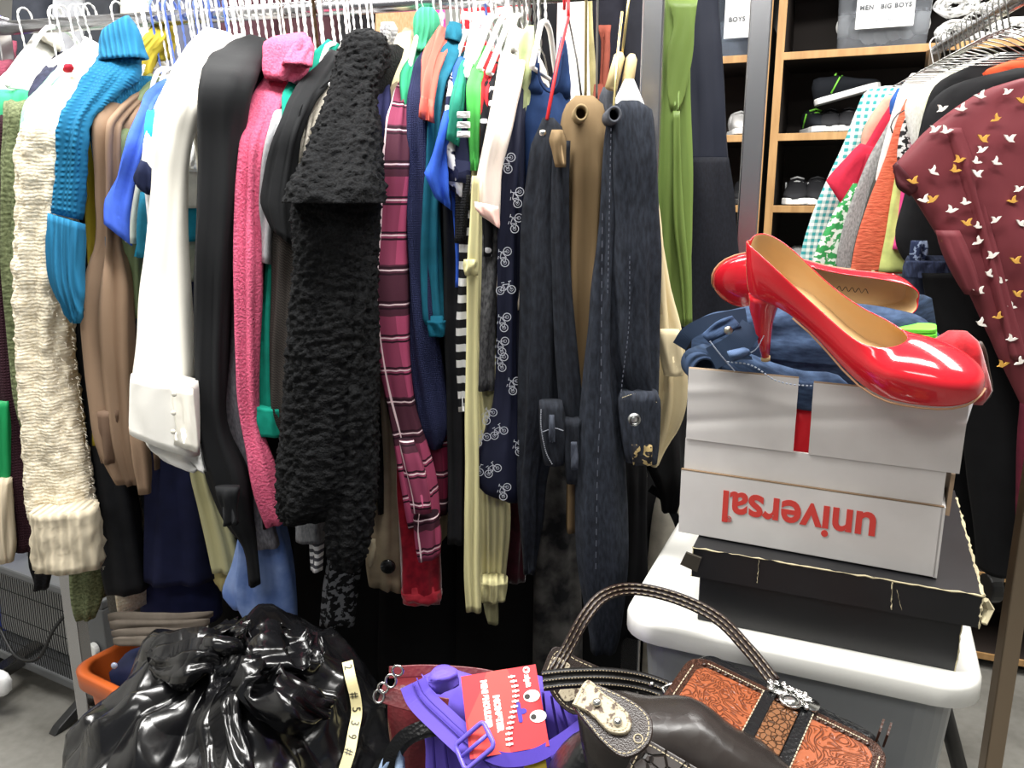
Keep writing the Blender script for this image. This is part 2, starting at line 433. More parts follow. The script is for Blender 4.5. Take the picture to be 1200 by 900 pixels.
def ribbon(mb, pts, wd, tk, n=40, face=None, tw=None):
    q = spline(pts, n); rings = []
    wds = wd if isinstance(wd, (list, tuple)) else None
    for i, p in enumerate(q):
        tg = (q[min(i+1, n-1)]-q[max(i-1, 0)]).normalized()
        v = (face(i/(n-1)) if callable(face) else Vector(face)) if face is not None else (p-Vector((0, 0, H))).normalized()
        s = tg.cross(v).normalized(); nn = s.cross(tg)
        if tw:
            a = tw(i/(n-1)); s, nn = s*cos(a)+nn*sin(a), nn*cos(a)-s*sin(a)
        wv = wd if wds is None else wds[0]+(wds[1]-wds[0])*i/(n-1)
        rings.append([p+s*wv/2*a+nn*tk/2*b for a, b in ((-1, -1), (1, -1), (1, 1), (-1, 1))])
    vs = [p for r in rings for p in r]; fs = []
    for i in range(n-1):
        for k in range(4): fs.append((i*4+k, i*4+(k+1) % 4, (i+1)*4+(k+1) % 4, (i+1)*4+k))
    fs += [(3, 2, 1, 0), tuple((n-1)*4+k for k in range(4))]
    mb.add(vs, fs)
def text(name, s, size, fr, a, b, m, parent, h=.0006, align='LEFT', offset=0.0, sx=1.0, ext=.0003, spacing=1.0):
    cu = bpy.data.curves.new(name, 'FONT'); cu.body = s; cu.size = size; cu.extrude = ext; cu.align_x = align; cu.offset = offset; cu.space_character = spacing; cu.resolution_u = 4
    o = bpy.data.objects.new('tmp', cu); C.objects.link(o)
    dg = bpy.context.evaluated_depsgraph_get(); me = bpy.data.meshes.new_from_object(o.evaluated_get(dg)); bpy.data.objects.remove(o)
    me.transform(fr.M @ Matrix.Translation((a, b, h)) @ Matrix.Diagonal((sx, 1, 1, 1)))
    me.materials.clear(); me.materials.append(m); me.name = name
    o = bpy.data.objects.new(name, me); C.objects.link(o); adopt(o, parent); return o
# ---------------------------------------------------------------- the room
conc = mat('8f8d87', 'concrete', None, '6a6862')
mb = MB(); mb.box(WF, -2.8, 3.0, -2.2, 4.2, -.05, 0); struct(mb.obj('floor', conc))
wallm = mat('b9b8b4', 'hard', .8)
mb = MB(); mb.box(WF, -2.8, 3.0, 4.1, 4.2, 0, 2.8); struct(mb.obj('wall_back', wallm))
mb = MB(); mb.box(WF, -2.8, -2.7, -2.2, 4.1, 0, 2.8); struct(mb.obj('wall_left', wallm))
mb = MB(); mb.box(WF, 2.9, 3.0, -2.2, 4.1, 0, 2.8); struct(mb.obj('wall_right', wallm))
mb = MB(); mb.box(WF, -2.8, 3.0, -2.2, 4.2, 2.8, 2.85); struct(mb.obj('ceiling', mat('dcdcd8', 'hard', .8)))
# ---------------------------------------------------------------- the racks
chrome = mat('bdbdc0', 'chrome', .27); dchrome = mat('8a8886', 'chrome', .25)
def post(mb, X, Y, z0, z1, s=.017, ang=-.25):
    f = frame((X, Y, 0), (cos(ang), sin(ang), 0), (-sin(ang), cos(ang), 0)); mb.box(f, -s, s, -s, s, z0, z1)
def rack(name, label, XL, XR, dy, zr, s=.017, zpost=None):
    t = thing(name, label, 'rack', ((XL+XR)/2, rail_y((XL+XR)/2)+dy, 0))
    for X in (XL, XR):
        mb = MB(); post(mb, X, rail_y(X)+dy, .10, zpost or zr+.02, s); bevel(mb.obj('post', chrome, t), .003)
        f = frame((X, rail_y(X)+dy, 0), ND, NB); mb = MB(); mb.box(f, -.02, .02, -.26, .26, .075, .105); bevel(mb.obj('foot', dchrome, t), .003)
        for q in (-.24, .24):
            mb = MB(); c = f(0, q, .032); mb.tube([c - ND*.012, c + ND*.012], .032, 14); o = mb.obj('caster', mat('1d1d1d', 'hard'), t)
            mb = MB(); mb.tube([c, c + Vector((0, 0, .05))], .006, 6); mb.obj('caster_stem', dchrome, o)
    mb = MB(); a = Vector((XL, rail_y(XL)+dy, zr)); c = Vector((XR, rail_y(XR)+dy, zr)); mb.tube([a, c], .0125, 12); mb.obj('rail', chrome, t, True)
    mb = MB(); f = frame(a, (c-a), (0, 0, 1)); mb.box(f, 0, (c-a).length, -(zr-.22), -(zr-.25), -.012, .012); mb.obj('crossbar', dchrome, t)
    return t
r1 = rack('garment_rack', 'chrome clothes rack crowded with sweaters, jackets and jeans', -.951, .213, 0, RZ-.012, .016)
mb = MB(); post(mb, .213, rail_y(.213), RZ+.015, RZ+.06, .021); bevel(mb.obj('joint_sleeve', chrome, r1), .003)
r2 = rack('garment_rack', 'chrome rack behind, its square post beside the dark dress', -1.35, .476, .43, 1.90, .02)

# ---------------------------------------------------------------- clothes on the rack behind (tops and dark gaps)
def back(name, label, cat, m, x0, x1, yb=690, y0=-55, d=.27, **k):
    xm = (x0+x1)/2; D = rail_at_px(xm)+d
    rows = [(y0, xm-8, xm+8), (y0+18, x0+4, x1-4), (120, x0, x1), ((yb+120)/2, x0-4, x1+3), (yb, x0-8, x1+6)]
    pr = rows_world(rows, D); t = thing(name, label, cat, (pr[2][0].x, D, pr[-1][0].z))
    t['_D'] = D
    loft('cloth', pr, m, t, k.pop('th', .05), fold=k.pop('fold', .007), **k); return t
back('jacket', 'slate navy jacket on the back rack behind the left hangers', 'jacket', mat('34373f'), 14, 66, 480)
fl = back('bag', 'violet fabric bag at the left edge behind the rail', 'bag', mat('4a34a8', 'satin'), -30, 14, 140, 18)
back('shirt', 'light grey shirt on the back rack between two dark jackets', 'shirt', mat('a9abb0'), 64, 104, 260)
back('jacket', 'charcoal jacket on the back rack behind the teal turtleneck', 'jacket', mat('33353a'), 100, 148, 560)
back('shirt', 'beige blouse on the back rack right of the teal turtleneck collar', 'blouse', mat('dcd2bd', 'satin'), 142, 182, 300)
back('dress', 'grey blue dress on the back rack behind the bunch of hangers', 'dress', mat('5b5e70'), 178, 262)
back('curtain', 'plum brown dress on the back rack above the pink fleece', 'dress', mat('4e3038'), 258, 330)
back('dress', 'dark maroon skirt on the back rack above the black shaggy coat', 'skirt', mat('45292f'), 328, 402)
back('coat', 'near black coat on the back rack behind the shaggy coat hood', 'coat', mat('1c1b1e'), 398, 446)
back('jacket', 'tan suede jacket on the back rack behind the green turtleneck', 'jacket', mat('c79d78', 'heather', None, 'b78a64'), 440, 498, 280)
back('top', 'hot pink top on the back rack beside the green turtleneck collar', 'top', mat('e64f98', 'print', None, 'f5b5d2'), 496, 524, 200, d=.2)
st = back('shirt', 'red and white striped shirt on the back rack behind white hangers', 'shirt', mat('c02c36', 'stripe', None, 'efe9e6'), 538, 580, 300)
back('shirt', 'pale shirt with red stripes on the back rack left of the blue tank', 'shirt', mat('f0ece8', 'stripe', None, 'c53a40', .8), 578, 626, 300)
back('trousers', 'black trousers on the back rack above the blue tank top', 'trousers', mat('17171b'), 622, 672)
back('blouse', 'bright white blouse on the back rack behind the red hanger', 'blouse', mat('fbfaf6', 'satin'), 652, 690, 330, d=.18)
back('scarf', 'pale yellow scarf on the back rack beside the white blouse', 'scarf', mat('d9cf9c'), 680, 698, 330, d=.22)
back('jacket', 'dark navy jacket on the back rack behind the folded khakis', 'jacket', mat('24242e'), 690, 738)
back('scarf', 'rust coloured scarf on the back rack between dark jackets', 'scarf', mat('8e4a3c'), 700, 716, 120, 30, d=.2, th=.02)
back('jacket', 'black jacket on the back rack beside the right chrome post', 'jacket', mat('26272f'), 730, 775)
for i, (a, b_, c_) in enumerate(((20, 150, 560), (140, 260, 640), (250, 370, 760), (350, 480, 820), (450, 570, 830), (540, 660, 830), (630, 770, 830))):  # black backdrop cloths, added so the shaded gaps under the hems stay dark
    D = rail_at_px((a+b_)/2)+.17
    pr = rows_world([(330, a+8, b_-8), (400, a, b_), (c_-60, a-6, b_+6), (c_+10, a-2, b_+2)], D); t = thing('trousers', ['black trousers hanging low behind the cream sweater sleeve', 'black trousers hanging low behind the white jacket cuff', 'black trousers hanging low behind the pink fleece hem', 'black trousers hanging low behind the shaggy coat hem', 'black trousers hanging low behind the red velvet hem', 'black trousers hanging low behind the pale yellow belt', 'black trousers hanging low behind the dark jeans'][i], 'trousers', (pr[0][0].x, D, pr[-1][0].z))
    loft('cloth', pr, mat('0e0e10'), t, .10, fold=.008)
g = back('dress', 'grey marled garment with dark swirls hanging low beside the tub', 'dress', mat('5a5855', 'tiedye', None, '1b1b1d'), 632, 676, 785, 560, d=-.02)
# green satin and dark navy dresses
t = back('dress', 'olive green satin dress hanging right of the chrome post', 'dress', mat('697f42', 'satin'), 766, 806, 379, d=.08, fold=.008, y0=-60)
P(t, 'lapel', [(0, 782, 818), (28, 790, 814), (60, 783, 812), (110, 782, 803), (130, 786, 796)], mat('6d8345', 'satin'), -.026, .006)
P(t, 'sash', [(130, 788, 797), (250, 789, 800), (330, 797, 808), (380, 800, 808)], mat('697f42', 'satin'), -.035, .012)
D = 1.66
t = thing('dress', 'dark navy chiffon dress with gathered skirt beside the square post', 'dress', (at(830, 300, D).x, D, at(830, 385, D).z)); t['_D'] = D
P(t, 'bodice', [(-60, 806, 842), (0, 802, 842), (60, 799, 846), (120, 798, 850), (190, 802, 853)], mat('232631', 'satin', .6), 0, .06, fold=.009, fk=4)
P(t, 'skirt', [(185, 802, 853), (210, 799, 856), (260, 797, 861), (330, 797, 866), (420, 796, 872)], mat('1b1d25', 'heather', .8, '14151b'), -.002, .074, fold=.009, fk=9)

# ---------------------------------------------------------------- main rack, left to right
whi = mat('f6f4ee', 'plain')
t = G('jacket', 'plum jacket with pink top at the far left edge', 'jacket', mat('7d3548', 'fuzz', None, '5f2536'), [(48, -10, 19), (66, -16, 17), (90, -22, 8), (200, -30, 2), (400, -30, 0)], 90, .10, hang='white', hy=1.56)
t = G('blouse', 'white blouse with stand collar near the left end of the rail', 'blouse', whi, [(45, 32, 67, 48, .17), (35, 48, 68, 68, .13), (18, 72, 58, 90, .06), (-2, 100, 40, 103, 0), (-8, 130, 32, 130, 0), (-8, 300, 30, 300, 0)], 100, .06, hlabel='white twisted hanger holding the white collared blouse')
P(t, 'collar', [(48, 28, 56, 28, .16), (45, 36, 69, 44, .15), (44, 46, 69, 60, .14)], mat('efe9da'), -.012, .03)
t = G('jacket', 'dark denim jacket with red patch beside the white blouse', 'jacket', mat('2a2b3c', 'denim', None, '3a3c52'), [(62, 61, 84, 61, .17), (56, 72, 88, 78, .13), (44, 96, 72, 100, .04), (34, 118, 62, 118, 0), (26, 400, 55, 400, 0)], 110, .05)
P(t, 'patch', [(75, 78, 84), (80, 77, 86), (85, 78, 84)], mat('b02638'), -.02, .012, hollow=False)
t = G('tee', 'emerald green tee shirt under the white blouse at the left', 'shirt', mat('3fae7c'), [(92, 16, 34), (104, 6, 42), (118, -6, 36), (250, -8, 24), (420, -8, 20)], 118, .02, hlabel='white plastic hanger holding the emerald tee')
P(t, 'shirt_tail', [(470, -14, 10), (520, -14, 12), (562, -14, 13), (585, -14, 6)], mat('1f8f55', 'satin'), -.03)
t = G('cardigan', 'dark maroon cardigan hanging long at the left edge', 'cardigan', mat('3a1f29', 'knit', None, None, 1.4), [(118, -6, 14), (140, -10, 14), (200, -12, 12), (300, -8, 24), (400, -4, 34), (500, 0, 42), (600, 8, 45), (645, 14, 44)], 140, .0, hlabel='white hanger holding the dark maroon cardigan')
P(t, 'lace_hem', [(630, 34, 58), (660, 36, 60), (690, 42, 55)], mat('0d0d10', 'fuzz', None, '1a1a1e'), .02)
t = G('cardigan', 'cream ribbed cardigan low at the left edge, cuff folded', 'cardigan', mat('e3d3b8', 'rib'), [(560, -14, 14), (600, -10, 16), (640, -6, 18), (658, -2, 15)], None, -.06, hang=None, bd=False)
t = G('sweater', 'olive tweed sweater with hairy sleeve left of the cream sweater', 'sweater', mat('7d8663', 'fuzz', None, '4b5238', .7), [(98, 18, 38), (112, 10, 40), (128, 6, 37), (160, 5, 34), (200, 2, 30), (260, 2, 26), (340, 6, 32), (430, 12, 50), (550, 42, 90), (640, 76, 122), (700, 84, 120), (724, 92, 112)], 125, -.01, hlabel='white hanger holding the olive tweed sweater', wob=.006)
P(t, 'collar', [(17, 99, 45, 106, .15), (16, 112, 48, 118, .13), (19, 124, 36, 132, .11)], mat('6f7c5a', 'rib'), -.02, .03)
t = G('shirt', 'pale mint shirt with bright white yoke beside the cream sweater', 'shirt', mat('a5e8c0'), [(88, 52, 108, 64, .17), (80, 66, 100, 80, .14), (50, 104, 76, 110, .05), (30, 132, 56, 136, 0), (26, 200, 50, 200, 0), (28, 400, 52, 400, 0)], 132, .0, hlabel='white hanger holding the pale mint shirt')
P(t, 'yoke', [(100, 44, 122, 56, .15), (86, 72, 112, 76, .12), (62, 104, 90, 108, .06), (36, 134, 62, 138, 0)], mat('fbfbf8'), -.014, .03)
def fz(p, t, s): return .006*noise.noise(p*70) + .004*noise.noise(p*170)
crm = mat('efe6d2', 'fuzz', None, 'd3c5a8', 1.15)
t = G('sweater', 'chunky cream fuzzy knit sweater, long sleeve hanging to a ribbed cuff', 'sweater', crm, [(98, 62, 118, 76, .16), (84, 84, 112, 100, .12), (52, 112, 98, 128, .06), (32, 145, 92, 150, 0), (24, 180, 88, 185, 0), (21, 240, 84, 240, 0), (20, 330, 82, 330, 0), (24, 440, 88, 440, 0), (30, 540, 102, 540, 0), (36, 604, 112, 600, 0)], 148, -.05, th=.07, hlabel='white hanger holding the cream fuzzy sweater', N=56, M=110, disp=fz, hem=700)
P(t, 'cuff', [(38, 596, 113, 592, 0), (38, 625, 117, 622, 0), (42, 664, 121, 662, 0)], mat('ddd0b6', 'rib', None, None, .8), -.051, .066, N=40, disp=fz)
# loose fibres of the cream sweater
rnd = random.Random(3); mb = MB()
for i in range(900):
    f = rnd.random(); y = 150+515*f; xl = 24 if y < 400 else 24+(y-400)*.07; xr = 84 if y < 400 else 84+(y-400)*.14
    sde = rnd.random(); px = xl-1 + (xr-xl+2)*(sde if sde > .5 else (sde*.08 if sde > .25 else 1-sde*.08)); D0 = t['_D']-.05-.012*(1-abs(2*(px-xl)/(xr-xl)-1))
    if y > 655: y = 664
    p = at(px, y, D0); dv = Vector((rnd.uniform(-1, 1) + (-.8 if px < (xl+xr)/2 else .8), -.6, rnd.uniform(-1, .5))).normalized()*rnd.uniform(.004, .009)
    n_ = Vector((.00028, 0, .00028)); mb.add([p-n_, p+n_, p+dv+Vector((0, 0, rnd.uniform(-.003, .001)))], [(0, 1, 2)])
o = mb.obj('fibres', mat('f2ead8'), t); o['kind'] = 'stuff'
teal = mat('1f7099', 'knit', None, '15506f', .8); tealr = mat('2a7aa5', 'rib', None, None, 1.3)
t = G('sweater', 'teal blue chunky turtleneck sweater with ribbed bunched sleeve', 'sweater', teal, [(118, 62, 166, 70, .15), (112, 76, 160, 92, .12), (96, 104, 136, 112, .07), (76, 136, 108, 142, .01), (70, 160, 104, 165, 0), (66, 210, 100, 210, 0), (62, 250, 96, 258, 0)], 140, -.085, th=.06, hlabel='white hanger holding the teal turtleneck', N=40, disp=lambda p, t, s: .004*noise.noise(p*110), hem=520)
P(t, 'collar', [(121, 36, 150, 18, .17), (119, 46, 158, 30, .165), (118, 58, 166, 50, .16), (117, 72, 173, 68, .15)], tealr, -.02, .05, N=36, fk=8, fold=.003, tap=False)
P(t, 'cuff', [(58, 250, 97, 262, 0), (56, 280, 98, 292, 0), (60, 325, 97, 335, 0), (72, 356, 96, 362, 0), (84, 378, 94, 379, 0)], tealr, -.012, .05, N=36, fk=6)
blk = mat('232427'); blk2 = mat('17181a')
t = G('jacket', 'black cardigan beside the teal turtleneck, sleeve reaching low', 'cardigan', blk, [(152, 66, 160, 70, .16), (128, 84, 158, 92, .13), (104, 114, 150, 120, .06), (92, 140, 128, 144, 0), (91, 250, 122, 250, 0), (92, 380, 122, 380, 0), (96, 500, 140, 500, 0), (112, 600, 160, 600, 0), (128, 690, 172, 690, 0)], 140, .015, th=.06)
must = mat('c2ae3c', 'rib')
t = G('sweater', 'mustard yellow turtleneck sweater with rolled collar', 'sweater', must, [(170, 60, 180, 66, .16), (156, 86, 176, 92, .14), (124, 122, 144, 126, .06), (104, 155, 124, 158, 0), (105, 220, 124, 220, 0), (108, 330, 126, 330, 0), (110, 520, 126, 520, 0)], 155, .0, hlabel='white hanger holding the mustard turtleneck')
P(t, 'collar', [(186, 20, 200, 26, .18), (170, 44, 206, 44, .17), (158, 60, 186, 64, .16), (152, 76, 178, 82, .15), (155, 92, 174, 90, .14)], must, -.03, .06, fk=8)
P(t, 'collar_roll', [(184, 24, 198, 18, .17), (180, 48, 205, 44, .16), (186, 72, 204, 68, .15)], must, -.01, .05, fk=8)
0 and 0 and P(t, 'label_band', [(194, 42, 200, 46, .16), (178, 60, 188, 66, .15), (174, 82, 182, 86, .13)], mat('8f7f86'), -.05, .02)
tp = mat('8d7560', 'satin', .7)
t = G('blouse', 'taupe brown blouse whose long sleeve splits at the cuff', 'blouse', tp, [(176, 84, 184, 90, .17), (150, 104, 172, 112, .12), (124, 134, 146, 142, .02), (118, 150, 142, 152, 0), (118, 220, 142, 220, 0), (117, 290, 142, 290, 0), (108, 330, 150, 330, 0), (104, 370, 152, 370, 0), (107, 420, 153, 420, 0), (113, 470, 156, 470, 0), (120, 520, 160, 520, 0), (140, 566, 164, 568, 0)], 148, -.035, th=.055, hlabel='white hanger holding the taupe blouse', fold=.010, fk=3)
P(t, 'sleeve_tail', [(500, 150, 172), (540, 158, 176), (578, 163, 176)], tp, -.03, .02)
P(t, 'inner_cuff', [(480, 112, 140), (520, 116, 138), (542, 119, 136)], mat('6d5849', 'satin', .7), -.01, .03)
ol = mat('7c8c66', 'satin', .5)
t = G('shirt', 'sage green satin shirt with wide soft collar', 'shirt', ol, [(172, 88, 188, 94, .16), (158, 104, 182, 112, .14), (146, 126, 170, 134, .10), (144, 138, 162, 142, .06), (142, 160, 160, 160, 0), (142, 250, 164, 250, 0), (146, 330, 168, 330, 0), (152, 372, 168, 372, 0)], 160, .0, hlabel='white hanger holding the sage satin shirt')
P(t, 'collar', [(176, 86, 189, 92, .16), (158, 104, 184, 112, .13), (146, 124, 166, 138, .10), (145, 134, 158, 142, .09)], ol, -.03, .04)
roy = mat('4a6ee0')
t = G('tee', 'royal blue tee shirt with short sleeve beside the white jacket', 'shirt', roy, [(194, 92, 200, 96, .16), (174, 112, 184, 116, .11), (162, 140, 174, 144, .03), (152, 170, 168, 172, 0), (136, 210, 158, 214, 0), (126, 240, 154, 256, 0), (124, 264, 154, 288, 0)], 150, -.045, th=.045, hlabel='white hanger holding the royal blue tee', hem=420)
t = G('top', 'white and pale mint top next to the royal blue tee', 'top', mat('eef3e4'), [(196, 98, 206, 102, .16), (182, 118, 196, 122, .1), (170, 150, 184, 152, .02), (158, 190, 176, 192, 0), (148, 240, 168, 240, 0), (146, 262, 165, 262, 0), (148, 284, 164, 286, 0)], 150, -.03, hlabel='white hanger holding the pale mint top', hem=330)
t = G('tee', 'turquoise tee shirt between the blue tee and the white jacket', 'shirt', mat('2fb2dd'), [(192, 104, 198, 108, .15), (180, 120, 196, 126, .1), (170, 150, 188, 154, 0), (168, 200, 186, 200, 0), (166, 260, 182, 260, 0), (160, 300, 178, 300, 0)], 150, -.025)
P(t, 'sleeve', [(225, 164, 182), (260, 160, 180), (302, 160, 172)], mat('22748f'), -.02)
t = G('top', 'white sleeveless top with navy trimmed armhole', 'top', mat('fdfdfb'), [(204, 92, 222, 100, .16), (186, 124, 206, 128, .1), (176, 160, 196, 160, .02), (170, 195, 190, 195, 0), (172, 260, 190, 260, 0)], 160, -.045, hlabel='white hanger holding the navy trimmed white top')
P(t, 'armhole_trim', [(166, 188, 172, 190, 0), (157, 206, 180, 204, 0), (160, 218, 180, 222, 0), (172, 228, 181, 230, 0)], mat('1c2340'), -.035, .02, hollow=False)
wj = mat('faf6ea', 'satin', .6)
t = G('jacket', 'bright white jacket with creamy shaded sleeve and buttoned cuff', 'jacket', wj, [(240, 32, 272, 40, .17), (222, 52, 266, 64, .13), (204, 80, 252, 92, .08), (188, 118, 238, 122, .01), (181, 160, 226, 160, 0), (178, 220, 218, 220, 0), (172, 290, 218, 290, 0), (166, 350, 222, 350, 0), (161, 410, 227, 415, 0), (158, 440, 228, 448, 0)], 122, -.06, th=.075, hlabel='white hanger holding the white jacket', N=32, fold=.005)
P(t, 'cuff', [(158, 436, 229, 448, 0), (156, 470, 231, 484, 0), (155, 505, 233, 534, 0)], mat('f7f5ee', 'satin', .6), -.062, .075)
P(t, 'cuff_flap', [(200, 452, 226, 456, 0), (200, 490, 230, 496, 0), (203, 520, 232, 530, 0)], wj, -.094, .010)
for i in range(3):
    mb = MB(); mb.ball(at(204 - i*.6, 462+i*22, t['_D']-.112), (.004, .002, .004)); mb.obj('button', mat('e4dfd2', 'gloss'), t, True)
P(t, 'ruffle', [(172, 508, 236, 520, 0), (178, 524, 240, 536, 0), (206, 542, 246, 552, 0)], mat('fbfaf6', 'satin'), -.03, .05, fk=7, fold=.008)
nvy = mat('1a1e3c')
t = G('trousers', 'long navy blue trouser leg with stitched cuff under the white jacket', 'trousers', nvy, [(330, 190, 232), (480, 182, 232), (530, 178, 233), (600, 172, 246), (676, 170, 254)], None, .06, th=.08, bd=False, hang=None)
P(t, 'cuff', [(672, 169, 255), (700, 168, 257), (722, 168, 259)], mat('20254a'), .058, .084)
pale = mat('c9c496', 'satin', .7)
t = G('blouse', 'pale straw yellow sleeve under the white jacket cuff', 'blouse', pale, [(400, 214, 232), (545, 226, 247), (590, 234, 262), (640, 244, 277), (668, 249, 282)], None, .035, bd=False, hang=None)
P(t, 'cuff', [(660, 247, 280), (676, 251, 281), (692, 258, 266)], mat('cfc488', 'satin', .7), .033, .034)
t = G('jacket', 'smooth black jacket with a narrow sleeve tapering low', 'jacket', mat('1d1e20', 'satin', .75), [(292, 40, 318, 48, .17), (268, 52, 314, 60, .13), (244, 72, 306, 80, .06), (236, 100, 296, 104, 0), (233, 160, 288, 160, 0), (231, 250, 282, 250, 0), (229, 340, 272, 340, 0), (229, 440, 266, 440, 0), (232, 500, 266, 500, 0), (244, 560, 290, 560, 0), (261, 606, 297, 606, 0), (284, 640, 302, 645, 0), (291, 686, 305, 684, 0)], 98, -.055, th=.07, hlabel='brown wire hanger holding the smooth black jacket', hang='brown', hem=600)
P(t, 'sleeve_end', [(570, 252, 280), (600, 260, 278), (614, 262, 279)], mat('1d1e20', 'satin', .75), -.075, .03)
t = G('sweater', 'grey heather sweater just behind the pink fleece', 'sweater', mat('9c9ba2', 'heather', None, '77767f'), [(310, 56, 322, 60, .16), (296, 90, 312, 96, .09), (284, 130, 304, 134, .02), (276, 170, 294, 170, 0), (271, 250, 290, 250, 0), (269, 340, 288, 340, 0), (263, 420, 284, 420, 0), (265, 490, 294, 490, 0), (277, 560, 306, 560, 0), (290, 640, 326, 640, 0)], 140, .0, bm=mat('6a6a86', 'heather', None, '50506e'), hlabel='white hanger holding the grey heather sweater')
td = mat('5c79b8', 'tiedye', None, '8aa3d8')
t = G('dress', 'blue tie dyed dress hem hanging behind the black sleeve', 'dress', td, [(420, 280, 306), (560, 288, 318), (640, 284, 336), (700, 280, 346), (735, 300, 348)], None, .03, th=.06, bd=False, hang=None, fold=.009)
P(t, 'side_panel', [(600, 284, 300), (660, 272, 312), (695, 261, 314), (712, 274, 312)], mat('7290d2', 'tiedye', None, '93abe0'), .0, .03)
pk = mat('e6708f', 'fleece', None, 'd95b7e')
t = G('jacket', 'bright pink fleece jacket with cowl collar and long narrow sleeve', 'jacket', pk, [(312, 72, 352, 76, .14), (304, 92, 346, 98, .10), (296, 118, 334, 122, .06), (286, 150, 320, 152, .02), (281, 180, 310, 180, 0), (277, 250, 308, 250, 0), (276, 330, 308, 330, 0), (279, 420, 304, 420, 0), (283, 490, 306, 490, 0), (292, 550, 324, 550, 0), (304, 596, 333, 596, 0), (312, 616, 334, 612, 0)], 165, -.045, th=.055, hlabel='white hanger looped through the pink fleece cowl', hem=480)
P(t, 'cowl', [(318, 44, 358, 38, .17), (309, 52, 366, 52, .15), (308, 66, 366, 72, .14), (310, 82, 356, 90, .12), (312, 92, 346, 98, .11)], pk, -.045, .09, fold=.012, fk=3)
P(t, 'cowl_fold', [(350, 40, 364, 44, .17), (340, 58, 368, 60, .15), (330, 76, 366, 78, .13)], pk, -.075, .04, fold=.006)
t = G('top', 'dark plum velvet top peeking beside the pink fleece', 'top', mat('5a2b3f', 'velvet', None, '40202e'), [(322, 108, 332, 110, .1), (306, 126, 324, 130, .04), (299, 150, 316, 152, 0), (302, 190, 318, 190, 0), (308, 300, 322, 300, 0)], 140, -.01)
t = G('top', 'orange print top peeking between pink fleece and teal shirt', 'top', mat('c9743a', 'print', None, 'e9c9a0'), [(336, 84, 346, 88, .14), (324, 112, 340, 116, .06), (315, 138, 330, 142, 0), (314, 180, 328, 180, 0), (316, 300, 330, 300, 0)], 135, .005, hang='brown')
t = G('tee', 'pale grey tee shirt sleeve behind the black jersey tee', 'shirt', mat('b9babd', 'heather', None, 'a4a5a9'), [(332, 118, 344, 120, .08), (318, 150, 334, 152, .01), (308, 200, 324, 200, 0), (304, 260, 320, 260, 0), (304, 306, 318, 310, 0)], 150, -.035, hem=320)
gt = mat('17957f')
t = G('shirt', 'jade green shirt with long sleeve below the grey tee', 'shirt', gt, [(384, 46, 398, 52, .16), (362, 70, 384, 76, .12), (336, 106, 362, 110, .05), (330, 145, 350, 148, 0), (322, 220, 340, 220, 0), (312, 300, 330, 300, 0), (306, 370, 326, 370, 0), (302, 430, 328, 430, 0), (300, 488, 330, 490, 0)], 130, -.01, hlabel='white hanger holding the jade green shirt')
P(t, 'cuff', [(299, 474, 330, 478, 0), (301, 508, 331, 511, 0)], mat('1aa58d'), -.012, .034)
t = G('tee', 'black jersey tee shirt with a flared short sleeve', 'shirt', mat('202123'), [(388, 58, 402, 62, .16), (364, 84, 392, 90, .11), (342, 112, 372, 118, .04), (326, 150, 356, 152, 0), (314, 190, 350, 190, 0), (307, 225, 346, 230, 0), (307, 240, 345, 250, 0), (318, 268, 345, 290, 0)], 130, -.04, th=.05, hlabel='white hanger holding the black jersey tee', fk=4, hem=300)
t = G('sweater', 'dark brown herringbone sweater next to the shaggy black coat', 'sweater', mat('2a2624', 'herring', None, '4a4440'), [(350, 200, 366, 200), (330, 240, 352, 240), (322, 280, 350, 280), (318, 350, 348, 350), (315, 420, 346, 420), (318, 480, 344, 480), (326, 512, 344, 510)] and [(200, 350, 366), (240, 330, 352), (280, 322, 350), (350, 318, 348), (420, 315, 346), (480, 318, 344), (512, 326, 344)], None, -.015, bd=False, hang=None)
gj = mat('cfc9bd', 'fleece', None, 'b9b2a4')
t = G('jacket', 'light grey zip jacket with dark piping beside the shaggy coat', 'jacket', gj, [(388, 66, 402, 72, .15), (366, 84, 396, 90, .11), (352, 104, 386, 112, .06), (350, 140, 376, 145, .02), (349, 165, 370, 168, 0), (346, 200, 362, 200, 0), (345, 300, 362, 300, 0), (344, 400, 360, 400, 0)], 150, -.02, hlabel='white hanger holding the grey zip jacket', bm=mat('c4c6c8'))
mb = MB(); mb.tube(spline([at(388, 92, t['_D']+.06), at(362, 116, t['_D']+.02), at(351, 130, t['_D']-.02), at(351, 160, t['_D']-.022)], 14), .0016, 5); mb.obj('piping', blk2, t, True)
P(t, 'cuff', [(596, 346, 384), (615, 346, 383), (632, 347, 382)], mat('77787b', 'heather', None, '5f6063'), .0, .04)
P(t, 'striped_cuff', [(628, 362, 380), (650, 363, 379), (668, 364, 378)], mat('d8d8da', 'stripe', None, '4a4b52', .45), .0, .03)
